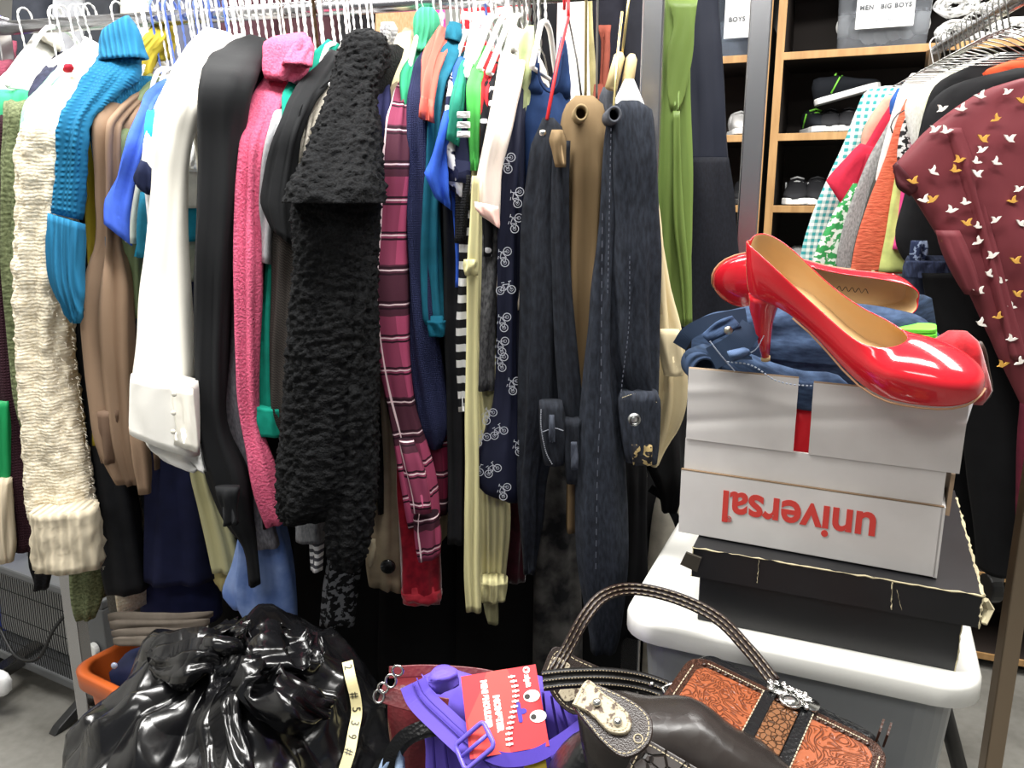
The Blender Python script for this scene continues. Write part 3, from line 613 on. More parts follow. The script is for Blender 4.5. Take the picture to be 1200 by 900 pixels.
# shaggy coat
def sherpa(p, t, s):
    q = p*95; return .004*abs(noise.noise(q)) + .005*noise.noise(p*150) + .0035*noise.noise(p*330)
fb = mat('1b1c1e', 'fleece', .95, '0c0c0d')
D0 = rail_at_px(400) - .19 - .08
t = G('coat', 'long shaggy black fleece coat with draped hood, middle of the rack', 'coat', fb, [(215, 352, 440), (245, 344, 444), (300, 348, 442), (350, 345, 440), (420, 340, 442), (480, 334, 441), (550, 328, 438), (585, 326, 420), (606, 328, 386)], None, 0, D=D0, part='front_panel', th=.12, N=110, M=190, disp=sherpa, wob=.006, fold=.006, fk=2, hang=None, bd=False)
P(t, 'hood', [(34, 420, 436, .15), (44, 404, 452, .13), (70, 396, 455, .11), (105, 386, 440, .07), (150, 372, 444, .03), (190, 356, 446, .0), (222, 342, 449, -.02), (238, 338, 449, -.025)], fb, -.012, .13, N=110, M=110, disp=sherpa, wob=.006, fold=.003, fk=2)
P(t, 'sleeve', [(300, 392, 440), (420, 390, 441), (540, 386, 440), (610, 384, 436), (650, 386, 428), (668, 396, 418)], fb, -.025, .07, N=70, M=150, disp=sherpa, wob=.006)
body(t, fb, Vector((at(408, 150, D0).x, D0, 0)), 1.60, 1.52, .85, .06)
hanger('white hanger inside the hood of the shaggy black coat', 0, 1.585, rail_y(at(430, 50, D0+.17).x), 'white', X=at(430, 50, D0+.17).x)
t = G('skirt', 'black skirt with grey flower print below the shaggy coat', 'skirt', mat('131316', 'print', None, '6d6f74', 1.6), [(560, 388, 424), (650, 384, 424), (690, 378, 420), (732, 374, 416)], None, .03, bd=False, hang=None)
t = G('coat', 'beige trench coat with black button beside the shaggy coat', 'coat', mat('9f9078'), [(474, 32, 486, 36, .16), (462, 56, 486, 62, .14), (452, 90, 478, 94, .08), (446, 130, 470, 134, .02), (440, 170, 464, 172, 0), (436, 300, 462, 300, 0), (434, 440, 460, 440, 0), (434, 520, 468, 520, 0), (432, 600, 470, 600, 0), (430, 650, 471, 650, 0), (434, 682, 471, 692, 0)], 150, .01, th=.06, hlabel='white hanger holding the beige trench coat')
P(t, 'shawl_collar', [(466, 40, 482, 36, .16), (458, 64, 484, 60, .14), (455, 90, 476, 96, .10), (458, 108, 468, 112, .08)], mat('e6d9b0'), -.03, .04)
P(t, 'tab', [(632, 432, 440), (650, 431, 439), (664, 432, 436)], mat('b3a78e'), -.04, .012)
mb = MB(); c = at(455, 663, t['_D']-.036); mb.tube([c, c - Vector((0, .006, 0))], .0125, 18); bevel(mb.obj('button', mat('0f0f10', 'gloss'), t, True), .002)
t = G('scarf', 'silver grey fur scarf behind the shaggy hood', 'scarf', mat('b9b9bb', 'fuzz', None, '77777a'), [(26, 446, 460), (42, 446, 466), (64, 450, 464), (110, 446, 462), (200, 444, 458)], None, .15, bd=False, hang=None, disp=fz)
t = G('tee', 'navy tee shirt with grey neckband beside the shaggy hood', 'shirt', mat('2c2d55'), [(452, 70, 460, 74, .14), (444, 94, 458, 98, .08), (440, 120, 456, 124, .02), (438, 160, 452, 162, 0), (438, 300, 450, 300, 0)], 130, -.02)
pl = mat('ab4a6c', 'plaid', None, '4d2836')
t = G('shirt', 'burgundy plaid flannel shirt with rumpled sleeve and cuff', 'shirt', pl, [(474, 86, 484, 90, .13), (464, 106, 482, 110, .07), (456, 140, 480, 142, .02), (450, 180, 479, 180, 0), (442, 235, 478, 235, 0), (434, 290, 478, 290, 0), (428, 335, 479, 335, 0), (431, 375, 480, 375, 0), (441, 420, 481, 420, 0), (452, 470, 486, 470, 0), (462, 520, 500, 515, 0), (470, 570, 512, 560, 0), (480, 615, 516, 608, 0)], 140, -.035, th=.055, hlabel='white hanger holding the burgundy plaid shirt', fk=4, fold=.006, hem=560)
P(t, 'cuff', [(484, 606, 514, 600, 0), (485, 632, 517, 626, 0), (490, 656, 516, 648, 0)], pl, -.04, .05)
P(t, 'placket', [(516, 470, 488, 512, 0), (540, 468, 500, 510, 0), (580, 470, 510, 506, 0)] and [(514, 468, 484), (560, 474, 500), (600, 482, 506)], pl, -.062, .02)
P(t, 'shirt_tail', [(480, 484, 520), (540, 488, 526), (602, 494, 524)], mat('7c2440', 'plaid', None, '35141f'), .02, .02)
t = G('dress', 'crimson velvet dress hem below the plaid cuff', 'dress', mat('b01f33', 'velvet', None, '7e1426'), [(440, 462, 486), (560, 467, 500), (620, 467, 514), (680, 470, 517), (696, 472, 517)], None, .0, th=.05, bd=False, hang=None, fold=.007)
P(t, 'hem_frill', [(690, 470, 517), (697, 471, 518), (703, 474, 517)], mat('c93a48', 'velvet', None, '9a1f30'), -.006, .056, fk=14, fold=.005)
gr = mat('3aa579', 'rib'); 
t = G('sweater', 'seafoam green ribbed turtleneck with tall fanned collar', 'sweater', gr, [(486, 50, 512, 56, .16), (478, 68, 500, 74, .12), (470, 82, 494, 88, .08), (470, 110, 488, 112, .02), (472, 200, 486, 200, 0), (474, 400, 488, 400, 0)], 100, .0, hlabel='white hanger inside the seafoam turtleneck')
P(t, 'collar', [(9, 492, 508, .17), (18, 485, 515, .17), (34, 484, 516, .165), (50, 486, 508, .16), (60, 486, 502, .15)], mat('4fb78b', 'rib', None, None, 1.3), -.03, .04, N=36, fk=9, fold=.003, tap=False)
t = G('sweater', 'indigo sweater with a long sleeve right of the plaid shirt', 'sweater', mat('2d3358', 'knit', None, None, 3), [(494, 60, 502, 64, .14), (484, 80, 500, 86, .08), (480, 110, 499, 112, .02), (479, 160, 500, 160, 0), (478, 230, 500, 230, 0), (478, 310, 504, 310, 0), (480, 380, 512, 380, 0), (482, 430, 520, 430, 0), (489, 478, 526, 476, 0), (496, 505, 526, 500, 0), (504, 526, 518, 524, 0)], 110, -.02, th=.055, hlabel='white hanger holding the indigo sweater', hem=600)
co = mat('ee6f60', 'rib')
t = G('sweater', 'coral ribbed knit with flared short sleeve', 'sweater', co, [(516, 30, 528, 36, .16), (504, 48, 526, 56, .13), (495, 68, 520, 74, .08), (493, 95, 512, 98, .03), (492, 125, 508, 128, 0), (491, 138, 508, 144, 0)], 110, -.04, hlabel='white hanger holding the coral knit', th=.04, hem=300)
tl = mat('1d687f')
t = G('sweater', 'deep teal mock neck top with a gathered sleeve', 'sweater', tl, [(524, 30, 540, 34, .16), (516, 48, 540, 54, .13), (506, 74, 534, 80, .08), (504, 95, 522, 98, .03), (502, 140, 516, 142, 0), (499, 200, 518, 200, 0), (497, 250, 517, 250, 0), (494, 320, 520, 320, 0), (496, 372, 523, 372, 0), (500, 380, 522, 382, 0)], 100, -.02, hlabel='white hanger holding the deep teal top', th=.045)
P(t, 'collar', [(527, 26, 540, 30, .165), (522, 36, 541, 40, .16), (520, 46, 539, 50, .155)], tl, -.03, .04)
P(t, 'cuff', [(376, 500, 523), (385, 502, 522), (394, 503, 521)], mat('0f5d75'), -.022, .04)
rb = mat('3763d4')
t = G('tee', 'cobalt blue tee shirt whose short sleeve hangs open', 'shirt', rb, [(538, 66, 550, 70, .13), (532, 80, 544, 86, .1), (524, 115, 534, 118, .04), (516, 150, 528, 152, 0), (506, 185, 524, 186, 0), (499, 200, 525, 206, 0), (499, 206, 526, 224, 0), (510, 232, 528, 246, 0)], 140, -.06, hy=1.625, hlabel='white plastic hanger holding the cobalt tee', th=.045, hem=330)
t = G('top', 'black top squeezed between teal and cobalt tops', 'top', blk, [(530, 76, 540, 80, .13), (518, 100, 532, 104, .06), (514, 130, 528, 132, 0), (516, 200, 534, 200, 0), (518, 260, 542, 260, 0), (521, 350, 544, 350, 0), (523, 450, 546, 450, 0), (525, 560, 546, 560, 0), (526, 636, 543, 636, 0)], 120, -.01, hang='white')
vs = mat('1d2140', 'print', None, 'e8e8ee', .9)
t = G('sweater', 'navy and white patterned raglan top beside the cobalt tee', 'sweater', vs, [(536, 66, 544, 70, .14), (530, 84, 540, 88, .09), (526, 110, 536, 112, .02), (524, 140, 536, 140, 0), (523, 176, 540, 178, 0), (522, 200, 552, 208, 0), (528, 222, 548, 238, 0)], 120, -.045, hang='blue', hy=1.625)
gd = mat('2a8a74')
t = G('tee', 'dark sea green tee with a narrow short sleeve', 'shirt', gd, [(542, 70, 552, 74, .12), (538, 78, 548, 82, .1), (532, 98, 546, 100, .03), (528, 120, 544, 122, 0), (525, 150, 540, 152, 0), (523, 164, 538, 172, 0)], 105, -.055, hy=1.625, hlabel='white plastic hanger holding the sea green tee', th=.035, hem=250)
ns = mat('232743')
t = G('shirt', 'navy rugby top with white sleeve stripes', 'shirt', ns, [(549, 64, 558, 68, .13), (546, 72, 556, 76, .11), (538, 100, 552, 102, .04), (536, 130, 550, 130, 0), (534, 160, 550, 162, 0), (532, 190, 552, 192, 0), (524, 212, 552, 216, 0)], 110, -.045, hy=1.625, hlabel='white plastic hanger holding the navy rugby top', th=.04, fold=.001, wob=.001)
for y in (131, 143, 154):
    P(t, 'sleeve_stripe', [(y, 536, 551), (y+4, 535.5, 551), (y+7, 535.5, 551)], mat('f2f2f2'), -.0452, .0415, hollow=False, N=32, fold=.001, wob=.001)
P(t, 'shoulder_stripe', [(548, 66, 556, 70, .11), (547, 72, 556, 76, .10)], mat('f2f2f2'), -.05, .03, hollow=False)
gn = mat('58c05c')
t = G('tee', 'bright grass green tee between navy tops', 'shirt', gn, [(562, 52, 574, 56, .15), (556, 68, 568, 74, .1), (550, 88, 566, 92, .04), (549, 110, 562, 112, 0), (551, 200, 562, 200, 0)], 95, -.045, hy=1.625, hlabel='white plastic hanger holding the grass green tee')
rd = mat('c9343c')
t = G('jacket', 'red jacket with white stitched edge next to the dotted black blouse', 'jacket', rd, [(574, 60, 586, 64, .12), (572, 68, 584, 70, .11), (562, 94, 576, 98, .04), (561, 115, 572, 116, 0), (562, 200, 574, 200, 0)], 100, -.035, hy=1.625, hlabel='white plastic hanger holding the red jacket')
bd_ = mat('17171b', 'dots', None, 'd8d8dc', .9)
t = G('blouse', 'black blouse with tiny white motif, left of the blush blouse', 'blouse', bd_, [(576, 70, 590, 76, .12), (572, 82, 590, 86, .1), (564, 112, 588, 116, .03), (563, 150, 582, 150, 0), (563, 166, 576, 176, 0), (566, 300, 580, 300, 0)], 110, -.05, hy=1.625, hlabel='white plastic hanger holding the dotted black blouse')
bs = mat('1a1a1c', 'stripe', None, 'd8d8d6', .8)
t = G('top', 'black and white striped top left of the pale yellow belt', 'top', bs, [(215, 540, 556), (270, 538, 554), (330, 537, 552), (410, 536, 550), (482, 537, 549)], None, -.035, bd=False, hang=None, th=.03)
P(t, 'mesh_cuff', [(205, 534, 552), (240, 533, 550), (285, 532, 546)], mat('26272a', 'knit', None, None, 2), -.012, .034)
yl = mat('ddd6a0', 'rib', None, None, 1.2)
t = G('cardigan', 'pale yellow knit cardigan with a knotted hanging belt', 'cardigan', mat('d8d1a0', 'rib', None, None, 1.2), [(568, 60, 578, 66, .15), (556, 100, 568, 104, .06), (553, 140, 566, 142, 0), (550, 200, 568, 200, 0), (548, 300, 572, 300, 0), (552, 400, 580, 400, 0), (556, 500, 590, 500, 0), (557, 600, 598, 600, 0), (560, 690, 592, 688, 0)], 130, -.03, th=.05, hlabel='white plastic hanger holding the pale yellow cardigan', fk=4)
P(t, 'hem_band', [(678, 561, 595), (690, 562, 594), (702, 563, 592)], yl, -.034, .05)
P(t, 'belt', [(206, 553, 562), (300, 549, 561), (420, 546, 560), (560, 546, 561), (660, 544, 562), (716, 546, 564)], yl, -.065, .014)
P(t, 'belt_knot', [(304, 543, 559), (313, 542, 561), (323, 545, 560)], yl, -.075, .034, hollow=False)
P(t, 'belt_end', [(690, 566, 582), (715, 568, 584), (730, 572, 584)], mat('a9a67e', 'rib'), -.01, .014)
bl = mat('f3e6da', 'satin', .6)
t = G('blouse', 'blush white satin blouse with a slanted short sleeve hem', 'blouse', bl, [(604, 32, 618, 38, .16), (592, 52, 616, 60, .12), (584, 80, 612, 86, .07), (577, 115, 606, 118, .02), (570, 155, 598, 156, 0), (562, 195, 588, 198, 0), (557, 225, 587, 232, 0), (556, 240, 586, 256, 0), (562, 252, 585, 266, 0)], 140, -.07, th=.055, hlabel='white plastic hanger holding the blush blouse', hem=360)
P(t, 'facing', [(556, 236, 584, 242, 0), (560, 248, 586, 262, 0), (572, 258, 585, 268, 0)], mat('efc4b8', 'satin', .6), -.066, .05)
P(t, 'brooch', [(602, 52, 608, 56, .11), (598, 62, 606, 66, .10)], mat('8d8d84', 'print', None, 'cfcfc6', 2), -.045, .012, hollow=False)
t = G('sweater', 'grey tweed sleeve with hem band below the blush blouse', 'sweater', mat('5b5b5c', 'heather', None, '2e2e31'), [(240, 566, 586), (330, 564, 582), (400, 562, 580), (457, 560, 580)], None, -.045, bd=False, hang=None, th=.035)
bk = mat('181b2e', 'satin', .7)
t = G('shirt', 'navy shirt printed with white bicycles', 'shirt', bk, [(606, 70, 620, 74, .14), (596, 96, 614, 100, .08), (590, 140, 612, 142, .02), (588, 190, 610, 190, 0), (584, 260, 608, 260, 0), (583, 340, 607, 340, 0), (582, 420, 606, 420, 0), (578, 470, 608, 470, 0), (566, 510, 610, 510, 0), (557, 545, 610, 545, 0), (562, 570, 609, 578, 0), (580, 580, 607, 588, 0)], 140, -.05, th=.05, hlabel='white plastic hanger holding the bicycle print shirt', fold=.003, wob=.002, keep=True)
vs_, N_, M_ = o_grid[[k for k in o_grid][-1]]
def surf(px, py, vs, D):
    """point on the loft surface nearest to the line of sight through a photo point, and its outward normal"""
    tgt = at(px, py, D); best = min(range(len(vs)), key=lambda i: (vs[i]-tgt).length_squared + (10 if vs[i].y > D+.003 else 0))
    return vs[best]
def ring(c, r, w_=.0011, n=14):
    mb.add([c + Vector((cos(2*pi*k/n)*q, -.0012, sin(2*pi*k/n)*q)) for k in range(n) for q in (r-w_, r)], [(2*k, 2*k+1, (2*k+3) % (2*n), (2*k+2) % (2*n)) for k in range(n)])
def bar(a, b, w_=.0009):
    s_ = (b-a).cross(Vector((0, 1, 0))).normalized()*w_/2; o_ = Vector((0, -.0012, 0)); mb.add([a-s_+o_, a+s_+o_, b+s_+o_, b-s_+o_], [(0, 1, 2, 3)])
rnd = random.Random(5)
for px, py, an in ((598, 190, 1.3), (599, 262, 1.2), (597, 300, 1.35), (594, 342, .1), (596, 372, 1.3), (596, 400, 1.3), (590, 426, 1.4), (598, 448, 1.2), (574, 480, .9), (590, 500, .5), (576, 512, .6), (602, 520, 1.3), (586, 546, .6), (570, 548, -.4), (598, 560, 1.2), (600, 230, 1.4)):
    c = surf(px, py, vs_, t['_D']); c = Vector((c.x, min(v.y for v in vs_ if abs(v.x-c.x) < .016 and abs(v.z-c.z) < .014)-.0005, c.z)); s_ = .0105; ca, sa = cos(an), sin(an)
    L_ = lambda x, z: c + Vector((x*ca - z*sa, 0, x*sa + z*ca))*s_
    mb = MB(); ring(L_(-.75, 0), .58*s_); ring(L_(.75, 0), .58*s_); ring(L_(-.75, 0), .25*s_, .0006, 8); ring(L_(.75, 0), .25*s_, .0006, 8)
    for a, b_ in (((-.75, 0), (-.3, .75)), ((-.3, .75), (.5, .75)), ((.5, .75), (.75, 0)), ((-.3, .75), (0, 0)), ((0, 0), (.5, .75)), ((-.75, 0), (0, 0)), ((-.5, 1), (-.1, 1)), ((.5, .75), (.55, 1.1)), ((.4, 1.1), (.8, 1.15))): bar(L_(*a), L_(*b_))
    mb.obj('printed_bicycle', mat('c4c8d2'), t)
tk = mat('28416f')
D1 = rail_at_px(636) - .12
t = G('tank_top', 'royal blue tank top with scoop neck facing forward', 'top', tk, [(104, 610, 668), (112, 609, 668), (130, 608, 669), (180, 608, 668), (260, 608, 664), (330, 608, 660)], None, 0, D=D1, th=.05, bd=False, part='front', hang=None)
P(t, 'strap', [(62, 613, 631), (74, 611, 631), (92, 610, 635), (108, 609, 644), (116, 609, 648)], tk, -.004, .05, tap=False, hollow=False)
P(t, 'strap', [(43, 657, 662), (58, 654, 665), (80, 650, 667), (98, 645, 668), (116, 640, 669)], tk, -.004, .05, tap=False, hollow=False)
mb = MB(); mb.tube(spline([at(x, y, D1-.034) for x, y in ((631, 74), (632, 92), (638, 104), (645, 108), (652, 102), (657, 86), (660, 62))], 24), .0018, 5); mb.obj('neckline_seam', mat('22365e'), t, True)
hanger('clear white hanger holding the royal blue tank top', 0, at(640, 24, D1+.03).z, D1+.04, 'white', X=at(640, 24, D1+.03).x, arm=.09)
t = G('top', 'pale lime top squeezed left of the royal blue tank', 'top', mat('c9d6a0'), [(30, 616, 626), (46, 610, 626), (70, 608, 624), (140, 606, 622)], None, .03, bd=False, hang=None)
# jeans and khakis
dj = mat('181a20', 'denim', None, '272b33')
D2 = rail_at_px(640, 200) - .22
t = G('jeans', 'faded black jeans clipped on the red hanger', 'jeans', dj, [(138, 636, 648), (152, 630, 660), (170, 622, 668), (200, 618, 664), (260, 612, 660), (320, 610, 660), (400, 609, 662), (470, 606, 662), (560, 606, 640), (620, 609, 636), (672, 613, 628)], None, 0, D=D2, part='leg', th=.07, bd=False, hang=None, fold=.007, fk=4)
P(t, 'leg', [(165, 648, 668), (220, 646, 666), (300, 646, 668), (400, 650, 676), (470, 656, 682), (540, 660, 684)], dj, -.025, .05, fk=4)
P(t, 'waistband', [(470, 632, 658), (490, 632, 662), (520, 634, 662), (544, 638, 661)], mat('1b1d23', 'denim', None, '2b2f37'), -.045, .03)
P(t, 'waistband', [(490, 660, 684), (520, 661, 684), (545, 662, 686), (566, 664, 682)], mat('1b1d23', 'denim', None, '2b2f37'), -.045, .03)
for (x, y) in ((646, 488), (672, 520)): P(t, 'belt_loop', [(y-2, x-3, x+4), (y+16, x-3, x+5), (y+30, x-2, x+5)], mat('343842', 'denim', None, '4a4f5a'), -.068, .012, hollow=False)
def stitches(t, pts, D, col='a9adb8', r=.0008):
    mb = MB(); q = spline([at(x, y, D) for x, y in pts], 60)
    for i in range(0, 58, 2): mb.tube([q[i], q[i+1]], r, 4)
    o = mb.obj('stitching', mat(col), t); o['kind'] = 'stuff'; return o
stitches(t, [(634, 480), (634, 500), (640, 530), (648, 546)], t['_D']-.064); stitches(t, [(636, 506), (650, 502), (661, 505)], t['_D']-.064)
mb = MB(); mb.ball(at(636, 156, D2-.03), .005); mb.obj('rivet', mat('d9d9d9', 'chrome'), t, True)
ht = thing('clothes_hanger', 'thin red hanger holding the faded black jeans', 'hanger', (at(660, 60, D2+.08).x, D2+.1, at(660, 150, D2).z))
mb = MB(); a = at(666, 20, D2+.08); mb.tube(spline([a + Vector((0, .10, .03)), a + Vector((0, .08, .07)), a + Vector((0, .02, .05)), a], 16), .0024, 6); mb.tube([a, at(655, 66, D2+.04), at(641, 140, D2-.01)], .0024, 6); mb.obj('arm', mat('d8272f', 'hard'), ht, True)
mb = MB(); mb.tube([a, at(676, 70, D2+.06), at(682, 118, D2+.02)], .0014, 6); mb.obj('wire', mat('2a2420', 'hard'), ht, True)
kh = mat('7d684b', 'satin', .75)
D3 = rail_at_px(684, 200) - .20
t = G('trousers', 'khaki trousers folded over a hanger, rolled fold on top', 'trousers', kh, [(112, 674, 696), (122, 664, 706), (140, 658, 709), (170, 656, 709), (220, 658, 708), (320, 660, 706), (420, 662, 702), (520, 664, 700), (620, 664, 694)], None, 0, D=D3, part='legs', th=.07, bd=False, hang=None, fold=.008, fk=3, N=32)
P(t, 'side_fold', [(152, 646, 660), (164, 643, 664), (176, 646, 664), (196, 650, 664)], kh, -.045, .03)
o_ = MB()
for i in range(26):
    pass
def tubefold(t, px, py, D, r, ln, m, name='fold_tube', thick=.003):
    c = at(px, py, D); mb = MB(); n = 22; v = []; f = []
    for i in range(n):
        a = 2*pi*i/n
        for rr, y in ((r, 0), (r, ln), (r-thick, ln), (r-thick, 0)): v.append(c + Vector((cos(a)*rr, y, sin(a)*rr*1.15)))
    for i in range(n):
        j = (i+1) % n
        for k in range(4): f.append((4*i+k, 4*i+(k+1) % 4, 4*j+(k+1) % 4, 4*j+k))
    mb.add(v, f); return mb.obj(name, m, t, True)
tubefold(t, 681, 132, D3-.052, .0095, .06, mat('94805e', 'satin', .75))
dg = mat('1c1f26', 'denim', None, '2f343e')
D4 = rail_at_px(735, 300) - .22
hanger('gold hooked hanger holding the folded khaki trousers', 0, at(688, 112, D3+.02).z, D3+.06, 'gold', X=at(688, 60, D3+.05).x, arms=False, twist=False)
hanger('plain wire hanger between khakis and dark jeans', 0, at(701, 112, D3+.02).z, D3+.08, 'wire', X=at(703, 60, D3+.05).x, arms=False, twist=False)
t = G('jeans', 'grey black jeans folded over a hanger by the chrome post', 'jeans', dg, [(118, 728, 748), (124, 718, 762), (140, 713, 767), (180, 712, 769), (260, 710, 771), (340, 708, 772), (420, 710, 772), (470, 724, 771), (520, 726, 770)], None, 0, D=D4, part='seat', th=.075, bd=False, hang=None, fold=.006, fk=4, N=32)
P(t, 'leg', [(122, 714, 728), (160, 708, 726), (260, 702, 724), (350, 692, 722), (450, 682, 724), (560, 674, 734), (660, 676, 736), (740, 690, 728), (762, 692, 722)], dg, -.01, .06, fold=.005)
P(t, 'waistband', [(458, 728, 770), (466, 724, 773), (500, 726, 772), (540, 732, 770)], mat('20232a', 'denim', None, '343944'), -.03, .04)
tubefold(t, 720, 134, D4-.055, .009, .06, mat('4a4c52', 'denim', None, '5b5e66'))
mb = MB(); c = at(743, 491, D4-.056); mb.tube([c, c - Vector((0, .004, 0))], .0085, 20); b_ = mb.obj('button', mat('b9bab8', 'chrome', .35), t, True)
mb = MB(); 
for k in range(16): mb.tube([c + Vector((cos(k*pi/8)*.006, -.0045, sin(k*pi/8)*.006)), c + Vector((cos((k+1)*pi/8)*.006, -.0045, sin((k+1)*pi/8)*.006))], .0007, 4)
mb.obj('button_rim', mat('6f706e', 'chrome', .4), b_)
for pts in ([(706, 250), (705, 350), (704, 460), (700, 560), (698, 680)], [(738, 300), (737, 380), (730, 440), (727, 470)], [(729, 466), (745, 462), (771, 472)], [(716, 150), (714, 250), (712, 350)]): stitches(t, pts, D4-.047, 'b5a98c' if pts[0][0] == 729 else '565a66', .0006)
P(t, 'patch', [(521, 740, 764), (534, 741, 764), (545, 742, 764)], mat('202024', 'print', None, 'b09a6a', 1.5), -.05, .006, hollow=False)
ht = thing('clothes_hanger', 'gold hanger with pale wooden clamp above the grey black jeans', 'hanger', (at(737, 60, D4+.05).x, D4+.05, at(737, 120, D4+.05).z))
mb = MB(); a = at(729, 64, D4+.06); mb.tube(spline([a + Vector((0, .08, .10)), a + Vector((.012, .03, .10)), a + Vector((.006, 0, .06)), a], 14), .002, 6); mb.tube([at(719, 128, D4-.05), at(724, 60, D4+.03), at(729, 14, D4+.07)], .0018, 6); mb.obj('hook', mat('d6c48a', 'chrome', .3), ht, True)
for (xa, ya, xb, yb) in ((727, 62, 716, 104), (741, 64, 733, 112)):
    mb = MB(); pr = [at(xa, ya, D4+.05), at(xb, yb, D4+.04)]; mb.tube([pr[0], pr[0].lerp(pr[1], .1), pr[1]], [.004, .0075, .0085], 10); mb.obj('clamp', mat('d9c596', 'wood', None, 'c9b27e'), ht, True)
mb = MB(); f_ = frame(at(737, 104, D4+.03), (1, 0, 0), (0, 0, 1)); mb.prism([(-.006, .012), (.006, .012), (.022, -.022), (-.022, -.022)], -.004, .004, f_); bevel(mb.obj('spacer', mat('f4f4f4', 'hard'), ht), .002)
t = G('trousers', 'slate grey trousers folded behind the grey black jeans', 'trousers', mat('4c4f56', 'heather', None, '3c3f46'), [(102, 706, 722), (112, 702, 726), (150, 702, 730), (300, 700, 730), (420, 698, 726)], None, -.0, bd=False, hang=None, th=.05)
t = G('jacket', 'cream khaki jacket bulging behind the jeans by the post', 'jacket', mat('d3c39c', 'satin', .7), [(230, 762, 770), (290, 764, 778), (350, 764, 788), (400, 764, 797), (440, 766, 801), (475, 764, 799), (505, 762, 790), (545, 756, 772)], None, .02, bd=False, hang=None, th=.09, fold=.009, D=1.22)
P(t, 'pocket_flap', [(386, 772, 796), (420, 774, 801), (440, 778, 800)], mat('dccda8', 'satin', .7), -.05, .02)
t = G('trousers', 'black trousers hanging under the cream khaki jacket', 'trousers', mat('141416'), [(440, 752, 806), (520, 748, 806), (575, 770, 800), (600, 776, 792)], None, 0, bd=False, hang=None, th=.05, D=1.33)
t = G('trousers', 'black trousers beside the grey black jeans, near the post foot', 'trousers', mat('131315'), [(520, 726, 760), (600, 728, 757), (700, 712, 756), (740, 706, 752)], None, 0, bd=False, hang=None, th=.06, D=1.22)
t = G('dress', 'dark wine dress low behind the pale yellow cardigan', 'dress', mat('3c0f1b', 'velvet', None, '2a0a12'), [(480, 580, 612), (600, 586, 620), (680, 590, 616)], None, .03, bd=False, hang=None, th=.05)
# extra empty hangers bunched on the rail
k = 0
for px0, n, sty in ((176, 13, 'blue'), (272, 8, 'white'), (336, 6, 'white'), (392, 6, 'white'), (538, 4, 'white'), (604, 6, 'wire')):
    for i in range(n):
        px = px0 + i*((8.5 if px0 != 538 else 20) if sty != 'wire' else 6); X = ray(px, 30).x/ray(px, 30).y*rail_at_px(px, 20); k += 1
        grp = {176: 'bunched hangers left of the black jacket', 272: 'spare hangers above the black jacket', 336: 'spare hangers above the pink fleece', 392: 'spare hangers at the shaggy hood', 538: 'spare white hangers above the tee shirts', 604: 'thin spare hangers left of the tank top'}[px0]
        lab = {176: 'blue and white twisted empty hanger bunched above the white jacket', 272: 'white twisted empty hanger above the black jacket', 336: 'white twisted empty hanger above the pink fleece', 392: 'white twisted empty hanger by the shaggy hood', 538: 'white empty plastic hanger in the row above the tee shirts', 604: 'thin silver wire empty hanger left of the tank top'}[px0]
        nth = ['first', 'second', 'third', 'fourth', 'fifth', 'sixth', 'seventh', 'eighth', 'ninth', 'tenth', 'eleventh', 'twelfth', 'thirteenth'][i]; lab = nth + ' from the left, ' + lab
        hanger(lab, 0, RZ - (.09 + .02*random.Random(k).random()), rail_y(X)+.0, sty if sty != 'blue' or i % 2 else 'white', X=X, arm=.13, drop=.17 if px0 < 500 else .11, group=grp)
# ---------------------------------------------------------------- bookcases at the back right
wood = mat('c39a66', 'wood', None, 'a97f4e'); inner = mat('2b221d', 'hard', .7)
BE = Vector((.925, -.381, 0)).normalized(); BN = Vector((.381, .925, 0)).normalized()
O0 = Vector((.722, 2.403, 0))
def bookcase(label, a0, a1):
    f = frame(O0, BE, BN); t = thing('bookcase', label, 'bookcase', f((a0+a1)/2, .15, 0))
    for a in (a0, a1-.02):
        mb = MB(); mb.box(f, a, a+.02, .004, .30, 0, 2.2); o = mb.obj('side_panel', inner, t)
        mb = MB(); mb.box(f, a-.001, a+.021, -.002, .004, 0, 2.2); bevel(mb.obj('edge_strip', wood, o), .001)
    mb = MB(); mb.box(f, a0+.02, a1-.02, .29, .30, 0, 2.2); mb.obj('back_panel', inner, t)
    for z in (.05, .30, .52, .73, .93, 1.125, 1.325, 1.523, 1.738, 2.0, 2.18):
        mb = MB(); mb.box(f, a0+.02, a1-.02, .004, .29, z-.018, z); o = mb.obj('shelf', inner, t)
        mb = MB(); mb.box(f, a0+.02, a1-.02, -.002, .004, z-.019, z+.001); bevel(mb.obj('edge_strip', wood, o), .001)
    return f
BF = bookcase('brown bookcase with pale wood edges behind the navy dress', -.72, -.005)
bookcase('brown bookcase with pale wood edges behind the right rack', .012, .95)
